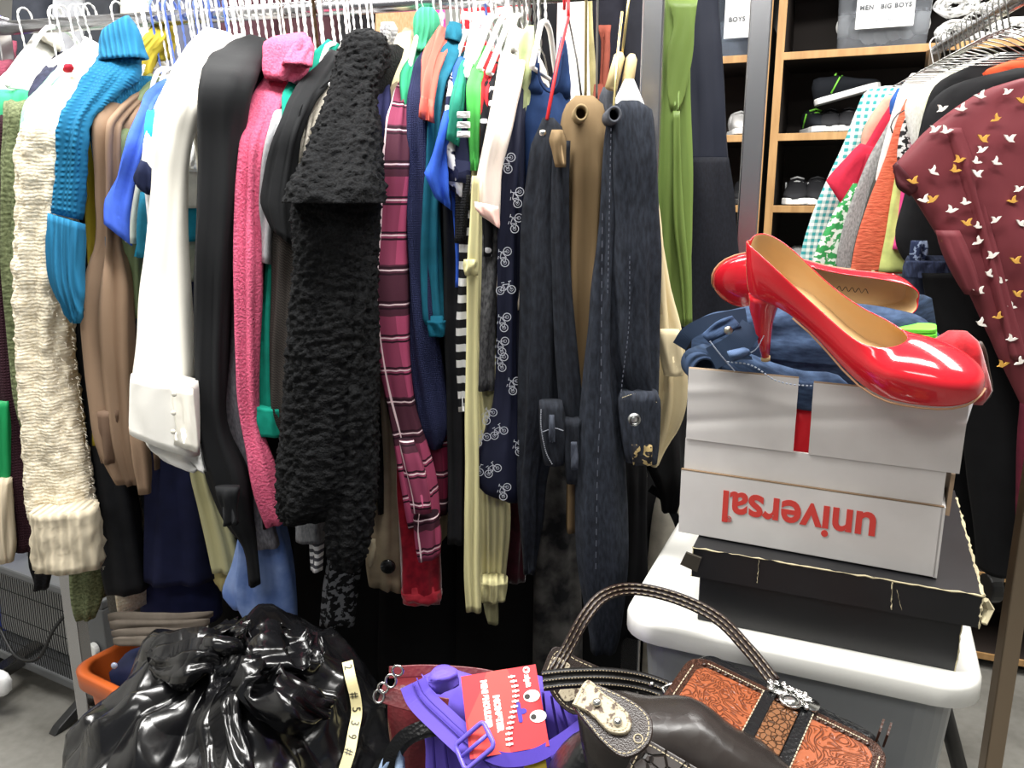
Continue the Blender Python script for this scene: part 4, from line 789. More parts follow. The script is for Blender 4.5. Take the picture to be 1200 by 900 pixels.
def sneaker(label, a, b, z, ang, up, sole, lace=None, L=.17, tilt=0, group=None):
    o = BF(a, b, z); e1 = BE*cos(ang)+BN*sin(ang); e3 = Vector((0, 0, 1)); e2 = e3.cross(e1)
    e1, e3 = e1*cos(tilt)+e3*sin(tilt), e3*cos(tilt)-e1*sin(tilt)
    f = lambda x, y, h: o + e1*x*L + e2*y*L + e3*h*L
    t = thing('sneaker', label, 'shoe', o, group)
    st = [(-.02, .09, .30), (.03, .14, .42), (.12, .155, .43), (.25, .155, .40), (.4, .155, .38), (.55, .17, .31), (.7, .185, .24), (.85, .175, .19), (.95, .12, .15), (1.0, .05, .11)]
    v = []; fc = []; n = 14
    for x, w_, h in st:
        for k in range(n):
            q = 2*pi*k/n; v.append(f(x, w_*math.copysign(abs(cos(q))**.7, cos(q)), .07 + (h-.07)*(.5+.5*sin(q))))
    for i in range(len(st)-1):
        for k in range(n): fc.append((i*n+k, (i+1)*n+k, (i+1)*n+(k+1) % n, i*n+(k+1) % n))
    fc += [tuple(range(n)), tuple(range(len(st)*n-1, len(st)*n-n-1, -1))]
    mesh_obj('upper', v, fc, up, t)
    mb = MB(); poly = [(x, w_*1.08) for x, w_, h in st] + [(x, -w_*1.08) for x, w_, h in reversed(st)]
    mb.prism(poly, 0, .10, f); bevel(mb.obj('sole', sole, t), .003)
    if lace:
        mb = MB()
        for i in range(5): x = .36+.08*i; h = .385-.07*i*.9; mb.tube([f(x, -.1, h), f(x+.03, 0, h+.03), f(x, .1, h)], .0028, 5)
        mb.tube([f(.25, -.157, .12), f(.42, -.165, .33)], .0025, 5); mb.tube([f(.25, .157, .12), f(.42, .165, .33)], .0025, 5)
        mb.obj('laces', lace, t, True)
    return t
sw = mat('f4f4f2', 'hard'); ub = mat('1d2026', 'plain'); neon = mat('86e04a', 'hard'); ug = mat('8d929c', 'plain'); ud = mat('2a2a2d', 'plain')
def BA(px, z, b): # shelf coordinate for a photo column
    r = ray(px, 224); k = r.x/r.y; return (k*(O0.y + BN.y*b) - O0.x - BN.x*b)/(BE.x - k*BE.y)
sneaker('black sneaker with neon green laces standing at shelf left', BA(938, 1.53, .06), .17, 1.526, radians(-70), ub, sw, neon, .17)
sneaker('black sneaker with neon laces tilted on top of the others', BA(948, 1.53, .05), .06, 1.60, radians(5), ub, sw, neon, .17, .25)
sneaker('black canvas sneaker with white sole, left of its pair', BA(963, 1.53, .03), .17, 1.526, radians(-88), ud, sw, mat('4b4b4e'), .17)
sneaker('black canvas sneaker with white sole, right of its pair', BA(985, 1.53, .03), .17, 1.526, radians(-88), ud, sw, mat('4b4b4e'), .17)
sneaker('black high sneaker with white toe on the lower shelf', BA(930, 1.33, .03), .19, 1.328, radians(-88), ud, sw, mat('dadada'), .19)
sneaker('black high sneaker beside the gingham shirt on lower shelf', BA(952, 1.33, .03), .19, 1.328, radians(-84), ud, sw, mat('3a3a3c'), .19)
sneaker('grey sneaker on the shelf left of the square post', BA(866, 1.53, .03), .18, 1.526, radians(-80), ug, sw, mat('eeeeee'), .17)
sneaker('white sneaker lying on its sole left of the grey one', BA(850, 1.53, .03), .16, 1.526, radians(-70), mat('dddcda'), sw, mat('eeeeee'), .17)
sneaker('dark sneaker on the lower shelf left of the square post', BA(862, 1.33, .03), .18, 1.328, radians(-80), ud, mat('3a3a3c', 'hard'), None, .17)
sneaker('white sneaker low on the third shelf by the gingham hem', BA(935, 1.13, .03), .18, 1.128, radians(-80), mat('e4e4e2'), sw, None, .18)
# clear bins with paper signs
def bin_(label, a0, a1, sign, body_col, la, lb):
    f = frame(BF(0, 0, 1.741), BE, BN); t = thing('storage_bin', label, 'bin', BF((a0+a1)/2, .12, 1.741)); cm = mat(body_col, 'translucent', .12)
    mb = MB(); n = rrect(a0, a1, .02, .25, .015, 3); w_ = rrect(a0-.008, a1+.008, .012, .262, .018, 3); k = len(n)
    mb.add([f(x, y, 0) for x, y in n] + [f(x, y, .2) for x, y in w_], [tuple(range(k-1, -1, -1))] + [(i, (i+1) % k, k+(i+1) % k, k+i) for i in range(k)]); mb.obj('bin_body', cm, t)
    mb = MB(); mb.prism(rrect(a0-.016, a1+.016, .0, .27, .02, 3), .195, .215, f); bevel(mb.obj('lid', mat('d8dade', 'hard'), t), .004)
    fs = frame(BF(0, 0, 1.741), BE, (0, 0, 1)); mb = MB(); mb.box(fs, la, lb, .045, .165, -.004, -.002); card = mb.obj('paper_sign', mat('fbfbfb', 'card', None, 'f6f6f6'), t)
    for (s_, h, sz, cc) in sign: text('sign_text', s_, sz, fs, (la+lb)/2, h, mat(cc, 'hard'), card, .0, 'CENTER', .0006, 1, .0003, 1.15).location
    return t
def fixtext(o): pass
a_, b_ = BA(966, 1.8, .0), BA(1068, 1.8, 0)
t = bin_('clear bin of white socks with sign MEN BIG BOYS', a_, b_, [('MEN . BIG BOYS', .092, .0155, '55585c'), ('SHOES', .062, .014, 'b9bcc0')], 'b9bec6', BA(985, 1.8, 0), BA(1050, 1.8, 0))
rnd = random.Random(8); mb = MB()
for i in range(7): mb.ball(BF(a_+.02+(b_-a_-.04)*i/6, .06+.004*rnd.random(), 1.775+.03*rnd.random()), (.03, .016, .03))
tag(mb.obj('white_cloths', mat('f4f4f2'), None, True), 'white socks heaped inside the clear bin', 'socks')['kind'] = 'stuff'
t = bin_('clear bin with sign BOYS at the left bookcase', BA(846, 1.8, 0)-.12, BA(890, 1.8, 0), [('BOYS', .088, .017, '55585c')], '8d98a8', BA(838, 1.8, 0), BA(866, 1.8, 0))
# white cord bundles
for i, (px, z, lab) in enumerate(((1098, 1.80, 'lower left bundle of white cord on the top shelf'), (1094, 1.865, 'upper left bundle of white cord on the top shelf'), (1130, 1.80, 'thick white cord bundle in the middle of the top shelf'), (1128, 1.87, 'white cord bundle stacked above the middle one'), (1166, 1.80, 'white cord bundle farthest right on the top shelf'))):
    a = BA(px, z, .05); rnd = random.Random(i); mb = MB(); c = BF(a, .06, z-.028)
    for k in range(9):
        r = .012+.003*k; q = []
        for j in range(15):
            g = 2*pi*j/14; q.append(c + BE*(cos(g)*r*1.35+rnd.uniform(-.002, .002)) + Vector((0, 0, sin(g)*r*.72)) + BN*(rnd.uniform(-.016, .016)))
        mb.tube(q[:-1], .0042, 5, True)
    tag(mb.obj('cord_bundle', mat('f6f6f4', 'hard'), None, True), lab, 'cord')
mb = MB(); mb.box(frame(BF(BA(1160, 1.9, .0), .05, 1.93), BE, BN), -.03, .03, 0, .05, -.05, .03); tag(bevel(mb.obj('small_box', mat('8f5a62', 'card')), .003), 'small dusky red box above the white cord bundles', 'box')
# ---------------------------------------------------------------- the right rack
RB = Vector((.171, .985, 0))
rr = thing('garment_rack', 'rack at the right edge with a bronze square leg and black feet', 'rack', (.815, 1.2, 0))
bronze = mat('9a8a78', 'chrome', .3)
mb = MB(); post(mb, .815, 1.2, .08, 1.70, .0135, -.17); bevel(mb.obj('post', bronze, rr), .002)
mb = MB(); post(mb, 1.0, 2.05, .08, 1.69, .0135, -.17); bevel(mb.obj('post', bronze, rr), .002)
mb = MB(); mb.tube([(.815, 1.2, 1.685), (1.0, 2.05, 1.685)], .012, 12); mb.obj('rail', chrome, rr, True)
for X, Y in ((.815, 1.2), (1.0, 2.05)):
    mb = MB(); f = frame((X, Y, 0), Vector((RB.y, -RB.x, 0)), RB); mb.box(f, -.24, .24, -.013, .013, .07, .095); bevel(mb.obj('foot', mat('26241f', 'hard'), rr), .003)
    for q in (-.23, .23):
        mb = MB(); c = f(q, 0, .032); mb.tube([c - RB*.012, c + RB*.012], .032, 14); mb.obj('caster', mat('1d1d1d', 'hard'), rr)
mb = MB(); mb.tube([at(1096, 790, 1.12), at(1132, 930, 1.12)], .0125, 8); tag(mb.obj('rack_leg', mat('1c1b1a', 'hard'), None, True), 'black tubular leg slanting behind the white tub', 'leg')
c = at(1161, 689, 1.75)
t = thing('caster', 'black caster wheel on the floor behind the black box', 'wheel', c)
mb = MB(); mb.tube([c + Vector((-.014, 0, 0)), c + Vector((.014, 0, 0))], .034, 18); bevel(mb.obj('wheel', mat('1c1c1c', 'hard'), t), .004)
mb = MB(); mb.tube(spline([c + Vector((.02, 0, 0)), c + Vector((.02, 0, .04)), c + Vector((0, .01, .06))], 8), .007, 6); mb.obj('fork', mat('6d6d6d', 'chrome', .3), t, True)
def RG(name, label, cat, m, rows, D, th=.035, hang='white', **k):
    pr = rows_world(rows, D); cxs = pr[0]; t = thing(name, label, cat, ((pr[-1][0]+pr[-1][1])/2)); t['_D'] = D
    loft(k.pop('part', 'front'), pr, m, t, th, **k)
    return t
RG('shirt', 'teal and white gingham shirt at the far end of the right rack', 'shirt', mat('3f9ea0', 'gingham', None, 'eef4ee'), [(101, 1036, 1070), (106, 1016, 1080), (128, 1004, 1080), (160, 992, 1080), (200, 974, 1080), (250, 952, 1075), (300, 938, 1070), (390, 934, 1066)], 2.10, N=32)
RG('blouse', 'blush pink blouse between gingham shirt and red tee', 'blouse', mat('d9a893'), [(112, 1038, 1072), (130, 1024, 1080), (160, 1010, 1080), (300, 1010, 1080)], 2.06)
t = RG('tee', 'red tee shirt with a folded short sleeve on the right rack', 'shirt', mat('c92b45'), [(112, 1050, 1080), (130, 1038, 1085), (160, 1020, 1085), (190, 1004, 1085), (230, 1000, 1085), (310, 985, 1080)], 2.02)
P(t, 'sleeve', [(1008, 168, 1044, 178, 0), (990, 186, 1016, 214, 0), (972, 206, 1000, 240, 0), (968, 212, 990, 246, 0)], mat('c92b45'), -.01, .04)
RG('scarf', 'green and white print scarf below the red sleeve', 'scarf', mat('3d9a55', 'print', None, 'e8efe4', 1.3), [(215, 1000, 1016), (250, 978, 1010), (300, 955, 1000), (330, 950, 1000)], 1.99)
RG('tee', 'deep red tee hem beside the green print scarf', 'shirt', mat('a82038'), [(180, 1016, 1040), (240, 996, 1030), (320, 978, 1020)], 1.985)
t = RG('sweater', 'grey heather sweater with dark side stripe on the right rack', 'sweater', mat('a8a6a5', 'heather', None, '7f7d7d'), [(128, 1050, 1090), (150, 1038, 1090), (190, 1016, 1090), (240, 996, 1085), (290, 982, 1075), (320, 980, 1070)], 1.96)
P(t, 'side_stripe', [(190, 1032, 1046), (240, 1016, 1034), (300, 1000, 1022), (325, 998, 1018)], mat('4e4d48'), -.03, .02)
RG('shirt', 'white shirt with narrow visible edge beside the coral blouse', 'shirt', mat('f2f0ec'), [(86, 1068, 1120), (108, 1052, 1115), (140, 1043, 1110), (190, 1030, 1105), (300, 1012, 1100)], 1.925)
RG('blouse', 'coral orange crinkled blouse on the right rack', 'blouse', mat('e8785a', 'crinkle', .8, 'c95a42'), [(116, 1062, 1110), (140, 1052, 1112), (180, 1040, 1110), (230, 1020, 1105), (280, 1004, 1100), (320, 996, 1095)], 1.90, N=32)
RG('tee', 'blue tee sliver at the shoulder of the white shirt', 'shirt', mat('3a68b8'), [(104, 1052, 1064), (118, 1045, 1060), (134, 1043, 1056)], 1.93, th=.02)
RG('top', 'pale lime sleeveless top between coral and pink tops', 'top', mat('d3dc86'), [(180, 1056, 1080), (220, 1048, 1080), (260, 1040, 1078), (318, 1030, 1086)], 1.86)
RG('tee', 'hot pink tee next to the black top on the right rack', 'shirt', mat('ee4d93'), [(190, 1060, 1086), (240, 1055, 1086), (272, 1050, 1080), (292, 1046, 1070)], 1.835)
RG('blouse', 'black and white leaf print blouse over a pink tee', 'blouse', mat('d9d6d4', 'print', None, '2b292b', 1.5), [(112, 1076, 1110), (140, 1060, 1110), (165, 1054, 1110), (190, 1053, 1110), (212, 1056, 1100)], 1.82)
RG('tee', 'light pink tee shoulder beside the leaf print blouse', 'shirt', mat('f07aa6', 'print', None, 'f4b9cf'), [(110, 1084, 1110), (140, 1074, 1110), (170, 1068, 1110), (190, 1068, 1100)], 1.80, th=.02)
RG('shirt', 'light grey shirt with long shoulder under the wire hangers', 'shirt', mat('cfccc6', 'heather', None, 'e8e6e2'), [(62, 1170, 1250), (78, 1122, 1260), (96, 1086, 1260), (112, 1066, 1260), (130, 1060, 1260), (200, 1075, 1260)], 1.79)
RG('shirt', 'pale yellow shirt shoulder on the right rack', 'shirt', mat('e9ecc0'), [(70, 1160, 1250), (88, 1118, 1255), (104, 1094, 1255), (122, 1084, 1255), (200, 1085, 1255)], 1.76)
t = RG('blouse', 'black blouse with long shoulder behind the bird print blouse', 'blouse', mat('1c1c1e'), [(62, 1178, 1270), (80, 1130, 1280), (98, 1098, 1280), (130, 1083, 1280), (170, 1074, 1280), (230, 1060, 1280), (280, 1050, 1280), (312, 1064, 1270), (330, 1090, 1260)], 1.70, th=.06, fold=.010, fk=5)
RG('top', 'orange red top strip at the right edge above the bird blouse', 'top', mat('f0603c'), [(68, 1194, 1280), (78, 1164, 1285), (86, 1152, 1285), (110, 1180, 1285)], 1.64)
t = RG('shirt', 'black shirt shoulder between orange top and bird blouse', 'shirt', mat('222224'), [(80, 1190, 1290), (98, 1120, 1295), (118, 1092, 1295), (150, 1082, 1295), (230, 1100, 1295)], 1.60)
bm_ = mat('6e3238', 'satin', .55)
t = RG('blouse', 'maroon blouse printed with white and gold birds at the right', 'blouse', bm_, [(92, 1196, 1300), (104, 1158, 1312), (122, 1126, 1320), (148, 1092, 1324), (172, 1068, 1324), (196, 1047, 1324), (208, 1050, 1324), (226, 1066, 1324), (258, 1088, 1324), (300, 1114, 1324), (350, 1140, 1324), (400, 1162, 1324), (445, 1184, 1324), (490, 1204, 1324)], 1.50, th=.05, N=48, M=70, fold=.006, fk=4, wob=.006, keep=True)
bv, bn, bmm = o_grid[[k for k in o_grid][-1]]
P(t, 'sleeve_hem', [(1046, 194, 1050, 190, 0), (1052, 216, 1062, 206, 0), (1066, 230, 1078, 220, 0)], mat('4a2026', 'satin', .55), -.012, .03, hollow=False)
P(t, 'cuff_drape', [(270, 1098, 1122), (310, 1112, 1140), (345, 1132, 1150)], bm_, -.02, .04)
P(t, 'front_pleat', [(150, 1108, 1126), (200, 1122, 1142), (260, 1140, 1158), (330, 1158, 1176), (420, 1184, 1200)], bm_, -.018, .03, fold=.003)
bird = [(-1, .15), (-.55, .32), (-.1, .12), (.1, .75), (.5, 1.0), (.42, .45), (.55, .12), (.95, .0), (.6, -.12), (.25, -.3), (-.2, -.22), (-.6, -.05)]
rnd = random.Random(12); mw = mat('f3ece4', 'plain'); mg = mat('d9a54e', 'plain')
spots = [(1149, 113), (1182, 108), (1198, 118), (1127, 128), (1105, 128), (1168, 140), (1097, 152), (1110, 154), (1152, 163), (1183, 163), (1152, 176), (1125, 188), (1145, 190), (1168, 191), (1120, 200), (1145, 204), (1094, 202), (1070, 213), (1195, 222), (1083, 235), (1094, 234), (1132, 238), (1116, 247), (1187, 236), (1168, 258), (1147, 266), (1110, 280), (1147, 284), (1164, 300), (1190, 306), (1196, 262), (1175, 330), (1192, 345), (1160, 322), (1147, 342), (1170, 372), (1186, 398), (1150, 380), (1176, 428), (1196, 425), (1186, 360), (1133, 262)]
for i, (px, py) in enumerate(spots):
    tgt = at(px, py, 1.5); fr_ = [v for v in bv if v.y < tgt.y - .004]; c = min(fr_, key=lambda v: (v.x-tgt.x)**2 + (v.z-tgt.z)**2)
    c = at(px, py, c.y - (.012 if i % 1 == 0 else 0)); a = rnd.uniform(-.6, .6); s_ = rnd.uniform(.0095, .0125)*(-1 if rnd.random() < .5 else 1); ca, sa = cos(a), sin(a)
    v = [c + Vector(((x*ca - abs(1)*y*sa)*s_, 0, (x*sa + y*ca)*abs(s_))) for x, y in bird]; n_ = len(v)
    v2 = [p + Vector((0, .003, 0)) for p in v]
    mesh_obj('printed_bird', v+v2, [tuple(range(n_)), tuple(range(2*n_-1, n_-1, -1))] + [(k, n_+k, n_+(k+1) % n_, (k+1) % n_) for k in range(n_)], mg if i % 3 == 2 else mw, t, smooth=False)
t = RG('jeans', 'dark denim shorts hanging low behind the red pump', 'shorts', mat('262b3c', 'denim', None, '3a4258'), [(300, 1064, 1160), (312, 1060, 1170), (345, 1062, 1170), (400, 1070, 1180)], 1.66, th=.08)
P(t, 'waistband', [(306, 1062, 1110), (316, 1061, 1112), (326, 1062, 1112)], mat('30374c', 'denim', None, '465070'), -.05, .02)
RG('blouse', 'blue flowered hem peeking under the black blouse', 'blouse', mat('2a3350', 'print', None, '8d9ab5', 2), [(282, 1068, 1086), (300, 1066, 1084), (314, 1068, 1080)], 1.64, th=.03)
RG('trousers', 'black trousers hanging long under the bird print blouse', 'trousers', mat('121214'), [(320, 1080, 1290), (400, 1098, 1290), (480, 1122, 1290), (580, 1138, 1280), (640, 1146, 1270), (668, 1150, 1220)], 1.60, th=.10, fold=.01)
RG('skirt', 'black skirt hanging behind the cardboard box corner', 'skirt', mat('0f0f11'), [(360, 1050, 1150), (480, 1080, 1160), (600, 1100, 1170), (650, 1110, 1165)], 1.72, th=.08)
RG('dress', 'dark wine dress edge low at the right edge of frame', 'dress', mat('5b1c2c'), [(470, 1196, 1290), (600, 1192, 1290), (662, 1192, 1290)], 1.5, th=.05)
for i, (D, sty) in enumerate(((2.03, 'white'), (1.98, 'wire'), (1.94, 'wire'), (1.90, 'wire'), (1.86, 'wire'), (1.83, 'wire'), (1.80, 'wire'), (1.77, 'wire'), (1.74, 'wire'), (1.71, 'wire'), (1.68, 'wire'), (1.65, 'wire'), (1.62, 'wire'), (1.59, 'wire'), (1.56, 'wire'))):
    X = .815 + (D-1.2)*.218
    nth = ['', 'first', 'second', 'third', 'fourth', 'fifth', 'sixth', 'seventh', 'eighth', 'ninth', 'tenth', 'eleventh', 'twelfth', 'thirteenth', 'fourteenth'][i]; lab = 'white hanger holding the gingham shirt on the right rack' if i == 0 else ('silver wire hanger, %s from the far end of the right rack' % nth if sty == 'wire' else 'white hanger, %s from the far end of the right rack' % nth)
    hanger(lab, 0, 1.645, D, sty, X=X, arm=.05 if i == 0 else .10, drop=.045, twist=False, dirb=Vector((RB.y, -RB.x, 0)), rz=1.695, group=None if i == 0 else ('wire hangers along the right rack' if sty == 'wire' else 'white hangers at the near end'))
mb = MB(); q = spline([at(1082, 120, 1.87), at(1052, 134, 1.80), at(1044, 148, 1.78), at(1046, 156, 1.78)], 14); mb.tube(q, .0016, 5); tag(mb.obj('wire_loop', mat('2a2a2a', 'hard'), None, True), 'black wire hanger end poking over the white shirt', 'hanger')
# ---------------------------------------------------------------- the stack on the right: tub, black box, carton
E1 = Vector((.917, -.399, 0)).normalized(); E2 = Vector((.399, .917, 0)).normalized()
TA = Vector((.130, .897, 0)); TW, TL_ = .392, .47; ZL = .853
tf = frame(TA, E1, E2)
tub = thing('storage_tub', 'grey translucent tub with a white lid under the black box', 'tub', tf(TW/2, TL_/2, 0))
def loop_stack(levels, f, closed_top=True):
    vs = []; fs = []; k = None
    for (ins, r, z) in levels:
        p = rrect(ins, TW-ins, ins, TL_-ins, r, 6); k = len(p); vs += [f(a, b, z) for a, b in p]
    for j in range(len(levels)-1):
        for i in range(k): fs.append((j*k+i, j*k+(i+1) % k, (j+1)*k+(i+1) % k, (j+1)*k+i))
    fs += [tuple(range(k-1, -1, -1)), tuple((len(levels)-1)*k+i for i in range(k))]
    return vs, fs
v, f_ = loop_stack([(.07, .03, 0), (.055, .035, .35), (.045, .035, .69), (.028, .04, .70), (.02, .04, .828)], tf); mesh_obj('tub_body', v, f_, mat('a6a9ab', 'translucent'), tub, smooth=False)
v, f_ = loop_stack([(.006, .045, ZL-.032), (0, .045, ZL-.028), (0, .045, ZL-.008), (.003, .044, ZL-.002), (.009, .042, ZL), (.034, .03, ZL), (.038, .03, ZL-.006), (.05, .028, ZL-.006), (.054, .027, ZL-.001)], tf); lid = mesh_obj('lid', v, f_, mat('f1f0ea', 'hard', .35), tub, smooth=True)
lid.modifiers.new('w', 'WEIGHTED_NORMAL')
mb = MB(); mb.box(tf, .10, .29, .012, .030, ZL-.001, ZL+.001)
# black box
bf = frame((.212, .883, 0), E1, E2); BW, BD = .298, .335; ZB = .95
kraft = mat('151517', 'card', .42, '1c1c1f'); worn = mat('d9cfb0', 'fuzz', None, 'b5a984')
bx = thing('shoe_box', 'large black boot box with worn edges on the white tub', 'box', bf(BW/2, BD/2, ZL))
mb = MB(); mb.box(bf, .008, BW-.014, .010, BD-.008, ZL, ZB-.006); bevel(mb.obj('box_base', kraft, bx), .0015)
lidm = MB(); t_ = .002
lidm.box(bf, 0, BW, 0, BD, ZB-.003, ZB); lidm.box(bf, 0, BW, 0, .003, ZB-.037, ZB-.003); lidm.box(bf, 0, BW, BD-.003, BD, ZB-.037, ZB-.003); lidm.box(bf, 0, .003, .003, BD-.003, ZB-.035, ZB-.003); lidm.box(bf, BW-.003, BW, .003, BD-.003, ZB-.037, ZB-.003)
lb = lidm.obj('box_lid', kraft, bx)
rnd = random.Random(4); mb = MB()
def worn_line(p, q, r0, n=40):
    mb.tube([p.lerp(q, i/n) + Vector((rnd.uniform(-1, 1), rnd.uniform(-1, 1), rnd.uniform(-1, 1)))*.0006 for i in range(n+1)], [r0*rnd.uniform(.2, 1.4) for _ in range(n+1)], 5)
worn_line(bf(0, 0, ZB-.0005), bf(BW, 0, ZB-.0005), .0009); worn_line(bf(BW, 0, ZB-.0005), bf(BW, BD*.9, ZB-.0005), .0016); worn_line(bf(BW, 0, ZB-.037), bf(BW, 0, ZB), .0013, 14); worn_line(bf(BW-.014, .01, ZL), bf(BW-.014, .01, ZB-.04), .0007, 12); worn_line(bf(0, 0, ZB-.037), bf(0, 0, ZB), .0007, 10)
worn_line(bf(.075, -.0005, ZB-.03), bf(.075, -.0005, ZB-.002), .0004, 10); worn_line(bf(.215, -.0005, ZB-.034), bf(.213, -.0005, ZB-.002), .0006, 10); worn_line(bf(.225, -.0005, ZB-.032), bf(.218, -.0005, ZB-.01), .0003, 8)
mb.obj('worn_edge', worn, bx)
mb = MB(); mb.prism([(0, 0), (.02, -.006), (.024, .012), (.006, .016)], 0, .004, frame(bf(-.012, -.006, ZB-.02), E1, (0, 0, 1))); mb.obj('torn_corner', mat('3a352c', 'card'), bx)
mb = MB(); mb.tube([bf(BW+.004, -.002, ZB-.03), bf(BW+.008, .01, ZB-.018), bf(BW+.003, .004, ZB-.006)], [.003, .006, .003], 6); mb.obj('torn_corner', worn, bx)
# white carton
A = Vector((.205, .923, 0)); uE = Vector((.247, -.121, 0)).normalized(); uN = Vector((-uE.y, uE.x, 0)); cf = frame(A, uE, uN); CW, CD, Z0 = .2755, .215, .952
wc = mat('cfcbc8', 'card', .55, 'bfbbb8'); wc2 = mat('d9d6d3', 'card', .55, 'cbc7c4'); brn = mat('8d7458', 'card', None, '6e5a44')
ct = thing('carton', 'white cardboard carton turned upside down with red printed word', 'box', cf(CW/2, CD/2, Z0))
mb = MB(); mb.box(cf, 0, CW, .004, .008, Z0, Z0+.118); mb.box(cf, 0, CW, CD-.004, CD, Z0, Z0+.118); mb.box(cf, 0, .004, .008, CD-.004, Z0, Z0+.118); mb.box(cf, CW-.004, CW, .008, CD-.004, Z0, Z0+.118); mb.box(cf, .004, CW-.004, .008, CD-.004, Z0, Z0+.004)
mb.obj('carton_body', wc2, ct)
mb = MB(); mb.box(cf, -.002, CW+.002, -.001, .0035, Z0, Z0+.080); lp = bevel(mb.obj('printed_panel', wc2, ct), .0008)
mb = MB(); mb.box(cf, CW-.0005, CW+.0035, -.001, CD*.8, Z0, Z0+.08); mb.obj('side_panel', wc2, ct)
mb = MB(); mb.box(cf, -.0022, CW+.0022, -.0012, .0032, Z0+.0797, Z0+.0808); mb.obj('cut_edge', brn, ct)
# flaps, front pair leaning a little outwards, with creases pressed in
def flap(a0, a1, h, lean, m, seed, ha=0.0, name='front_flap'):
    n, k = 20, 26; vs = []; fs = []; rn = random.Random(seed); c1 = (rn.uniform(.2, .5), rn.uniform(.5, .8))
    for s_ in (0, 1):
        for j in range(k+1):
            for i in range(n+1):
                u_, w_ = i/n, j/k; d_ = abs(w_-(c1[0]+.25*u_)); cr = -.0014*max(0, 1-d_*7)**1.5
                d2 = abs(w_ - (c1[1]-.2*abs(u_-.4))); cr += .0010*max(0, 1-d2*8)**1.5
                z = Z0+.118 + (h+ha*u_)*w_
                vs.append(cf(a0+(a1-a0)*u_, -lean*w_ - cr + s_*.0035 + .002, z))
    W = n+1; K = W*(k+1)
    for j in range(k):
        for i in range(n): a = j*W+i; fs += [(a, a+1, a+W+1, a+W), (K+a, K+a+W, K+a+W+1, K+a+1)]
    for i in range(n): fs += [(i, K+i, K+i+1, i+1), (k*W+i, k*W+i+1, K+k*W+i+1, K+k*W+i)]
    for j in range(k): a = j*W; fs += [(a, a+W, K+a+W, K+a), (a+n, K+a+n, K+a+W+n, a+W+n)]
    o = mesh_obj(name, vs, fs, m, ct, smooth=True); o.modifiers.new('e', 'EDGE_SPLIT')
    mb = MB(); mb.tube([v_*1 for v_ in [vs[k*W+i].lerp(vs[K+k*W+i], .5) for i in range(n+1)]], .0017, 4); mb.obj('cut_edge', brn, o)
    return o
flap(.001, .1225, .086, .004, wc2, 1); flap(.139, CW+.012, .084, .010, wc2, 2)
# side flap at the right, torn
P2 = [(0, 0), (.10, .0), (.105, .05), (.085, .082), (.03, .086), (.004, .083)]
mb = MB(); sf = frame(cf(CW+.003, .004, Z0+.118), uN, (uE*.16+Vector((0, 0, 1)))); mb.prism([(a, b) for a, b in P2], -.0015, .0015, sf); mb.obj('side_flap', mat('e6e6e8', 'card', .5, 'd6d6da'), ct)
mb = MB(); mb.prism([(0, 0), (.09, 0), (.08, .05), (.02, .04)], -.002, .002, frame(cf(CW+.006, .004, Z0+.07), uN, (uE*.05+Vector((0, 0, 1))))); mb.obj('torn_strip', brn, ct)
tfm = frame(cf(CW*.5, -.0012, Z0+.043), -uE, (0, 0, -1))
text('printed_word', 'universal', .054, tfm, .006, -.018, mat('cf4038', 'hard', .6), ct, .0003, 'CENTER', .0012, .9, .0002, .98)
text('printed_mark', '®', .010, tfm, .077, .012, mat('cf4038', 'hard', .6), ct, .0003, 'LEFT', .0)
# red cloth seen through the slit, jeans, lime folder
def FG(name, label, cat, m, rows, D, th, part=None, **k):
    pr = rows_world(rows, D); t = thing(name, label, cat, (pr[-1][0]+pr[-1][1])/2); t['_D'] = D
    loft(part or 'cloth', pr, m, t, th, **k); return t
FG('cloth', 'red cloth showing through the slit between the carton flaps', 'cloth', mat('d3202c', 'satin'), [(474, 928, 962), (486, 926, 964), (520, 925, 962), (560, 925, 960)], .905, .05)
jd = mat('25334a', 'denim', None, '3d4f6b'); jd2 = mat('1d2838', 'denim', None, '33435c')
J = FG('jeans', 'folded blue jeans with stitched waistband filling the carton', 'jeans', jd, [(812, 376, 808, 440, .04), (840, 366, 830, 452, .02), (880, 360, 872, 462, .0), (930, 358, 925, 470, 0), (985, 358, 980, 476, 0), (1040, 362, 1036, 476, 0), (1085, 376, 1080, 474, .0), (1105, 395, 1104, 470, 0)], .985, .17, 'folded_body', N=40, M=50, fold=.006, fk=5, wob=.01, hollow=False)
mb = MB(); ribbon(mb, [at(797, 404, .945), at(806, 391, .94), at(826, 380, .935), at(848, 374, .935), at(872, 370, .94)], .017, .012); mb.obj('waistband', jd2, J)
mb = MB(); ribbon(mb, [at(834, 420, .885), at(850, 412, .88), at(868, 400, .885), at(880, 384, .90)], .026, .007); mb.obj('waistband', jd2, J)
P(J, 'leg_fold', [(802, 414, 808, 440, .05), (824, 404, 826, 450, .04), (856, 414, 850, 462, .03), (890, 430, 886, 470, .0)], jd2, -.055, .06, N=24, hollow=False, tap=False)
tubefold(J, 826, 436, .930, .016, .06, jd, 'rolled_leg', .003)
P(J, 'folded_hem', [(848, 408, 846, 430, .035), (872, 412, 868, 450, .03), (905, 424, 900, 468, .015), (940, 434, 938, 480, 0), (978, 438, 976, 484, -.01), (994, 450, 992, 480, -.01)], jd, -.085, .06, hollow=False, N=24)
P(J, 'belt_loop', [(822, 392, 832, 402, 0), (838, 378, 850, 390, 0), (858, 370, 868, 382, 0)], mat('3f5272', 'denim', None, '2b3a52'), -.090, .010, hollow=False, tap=False)
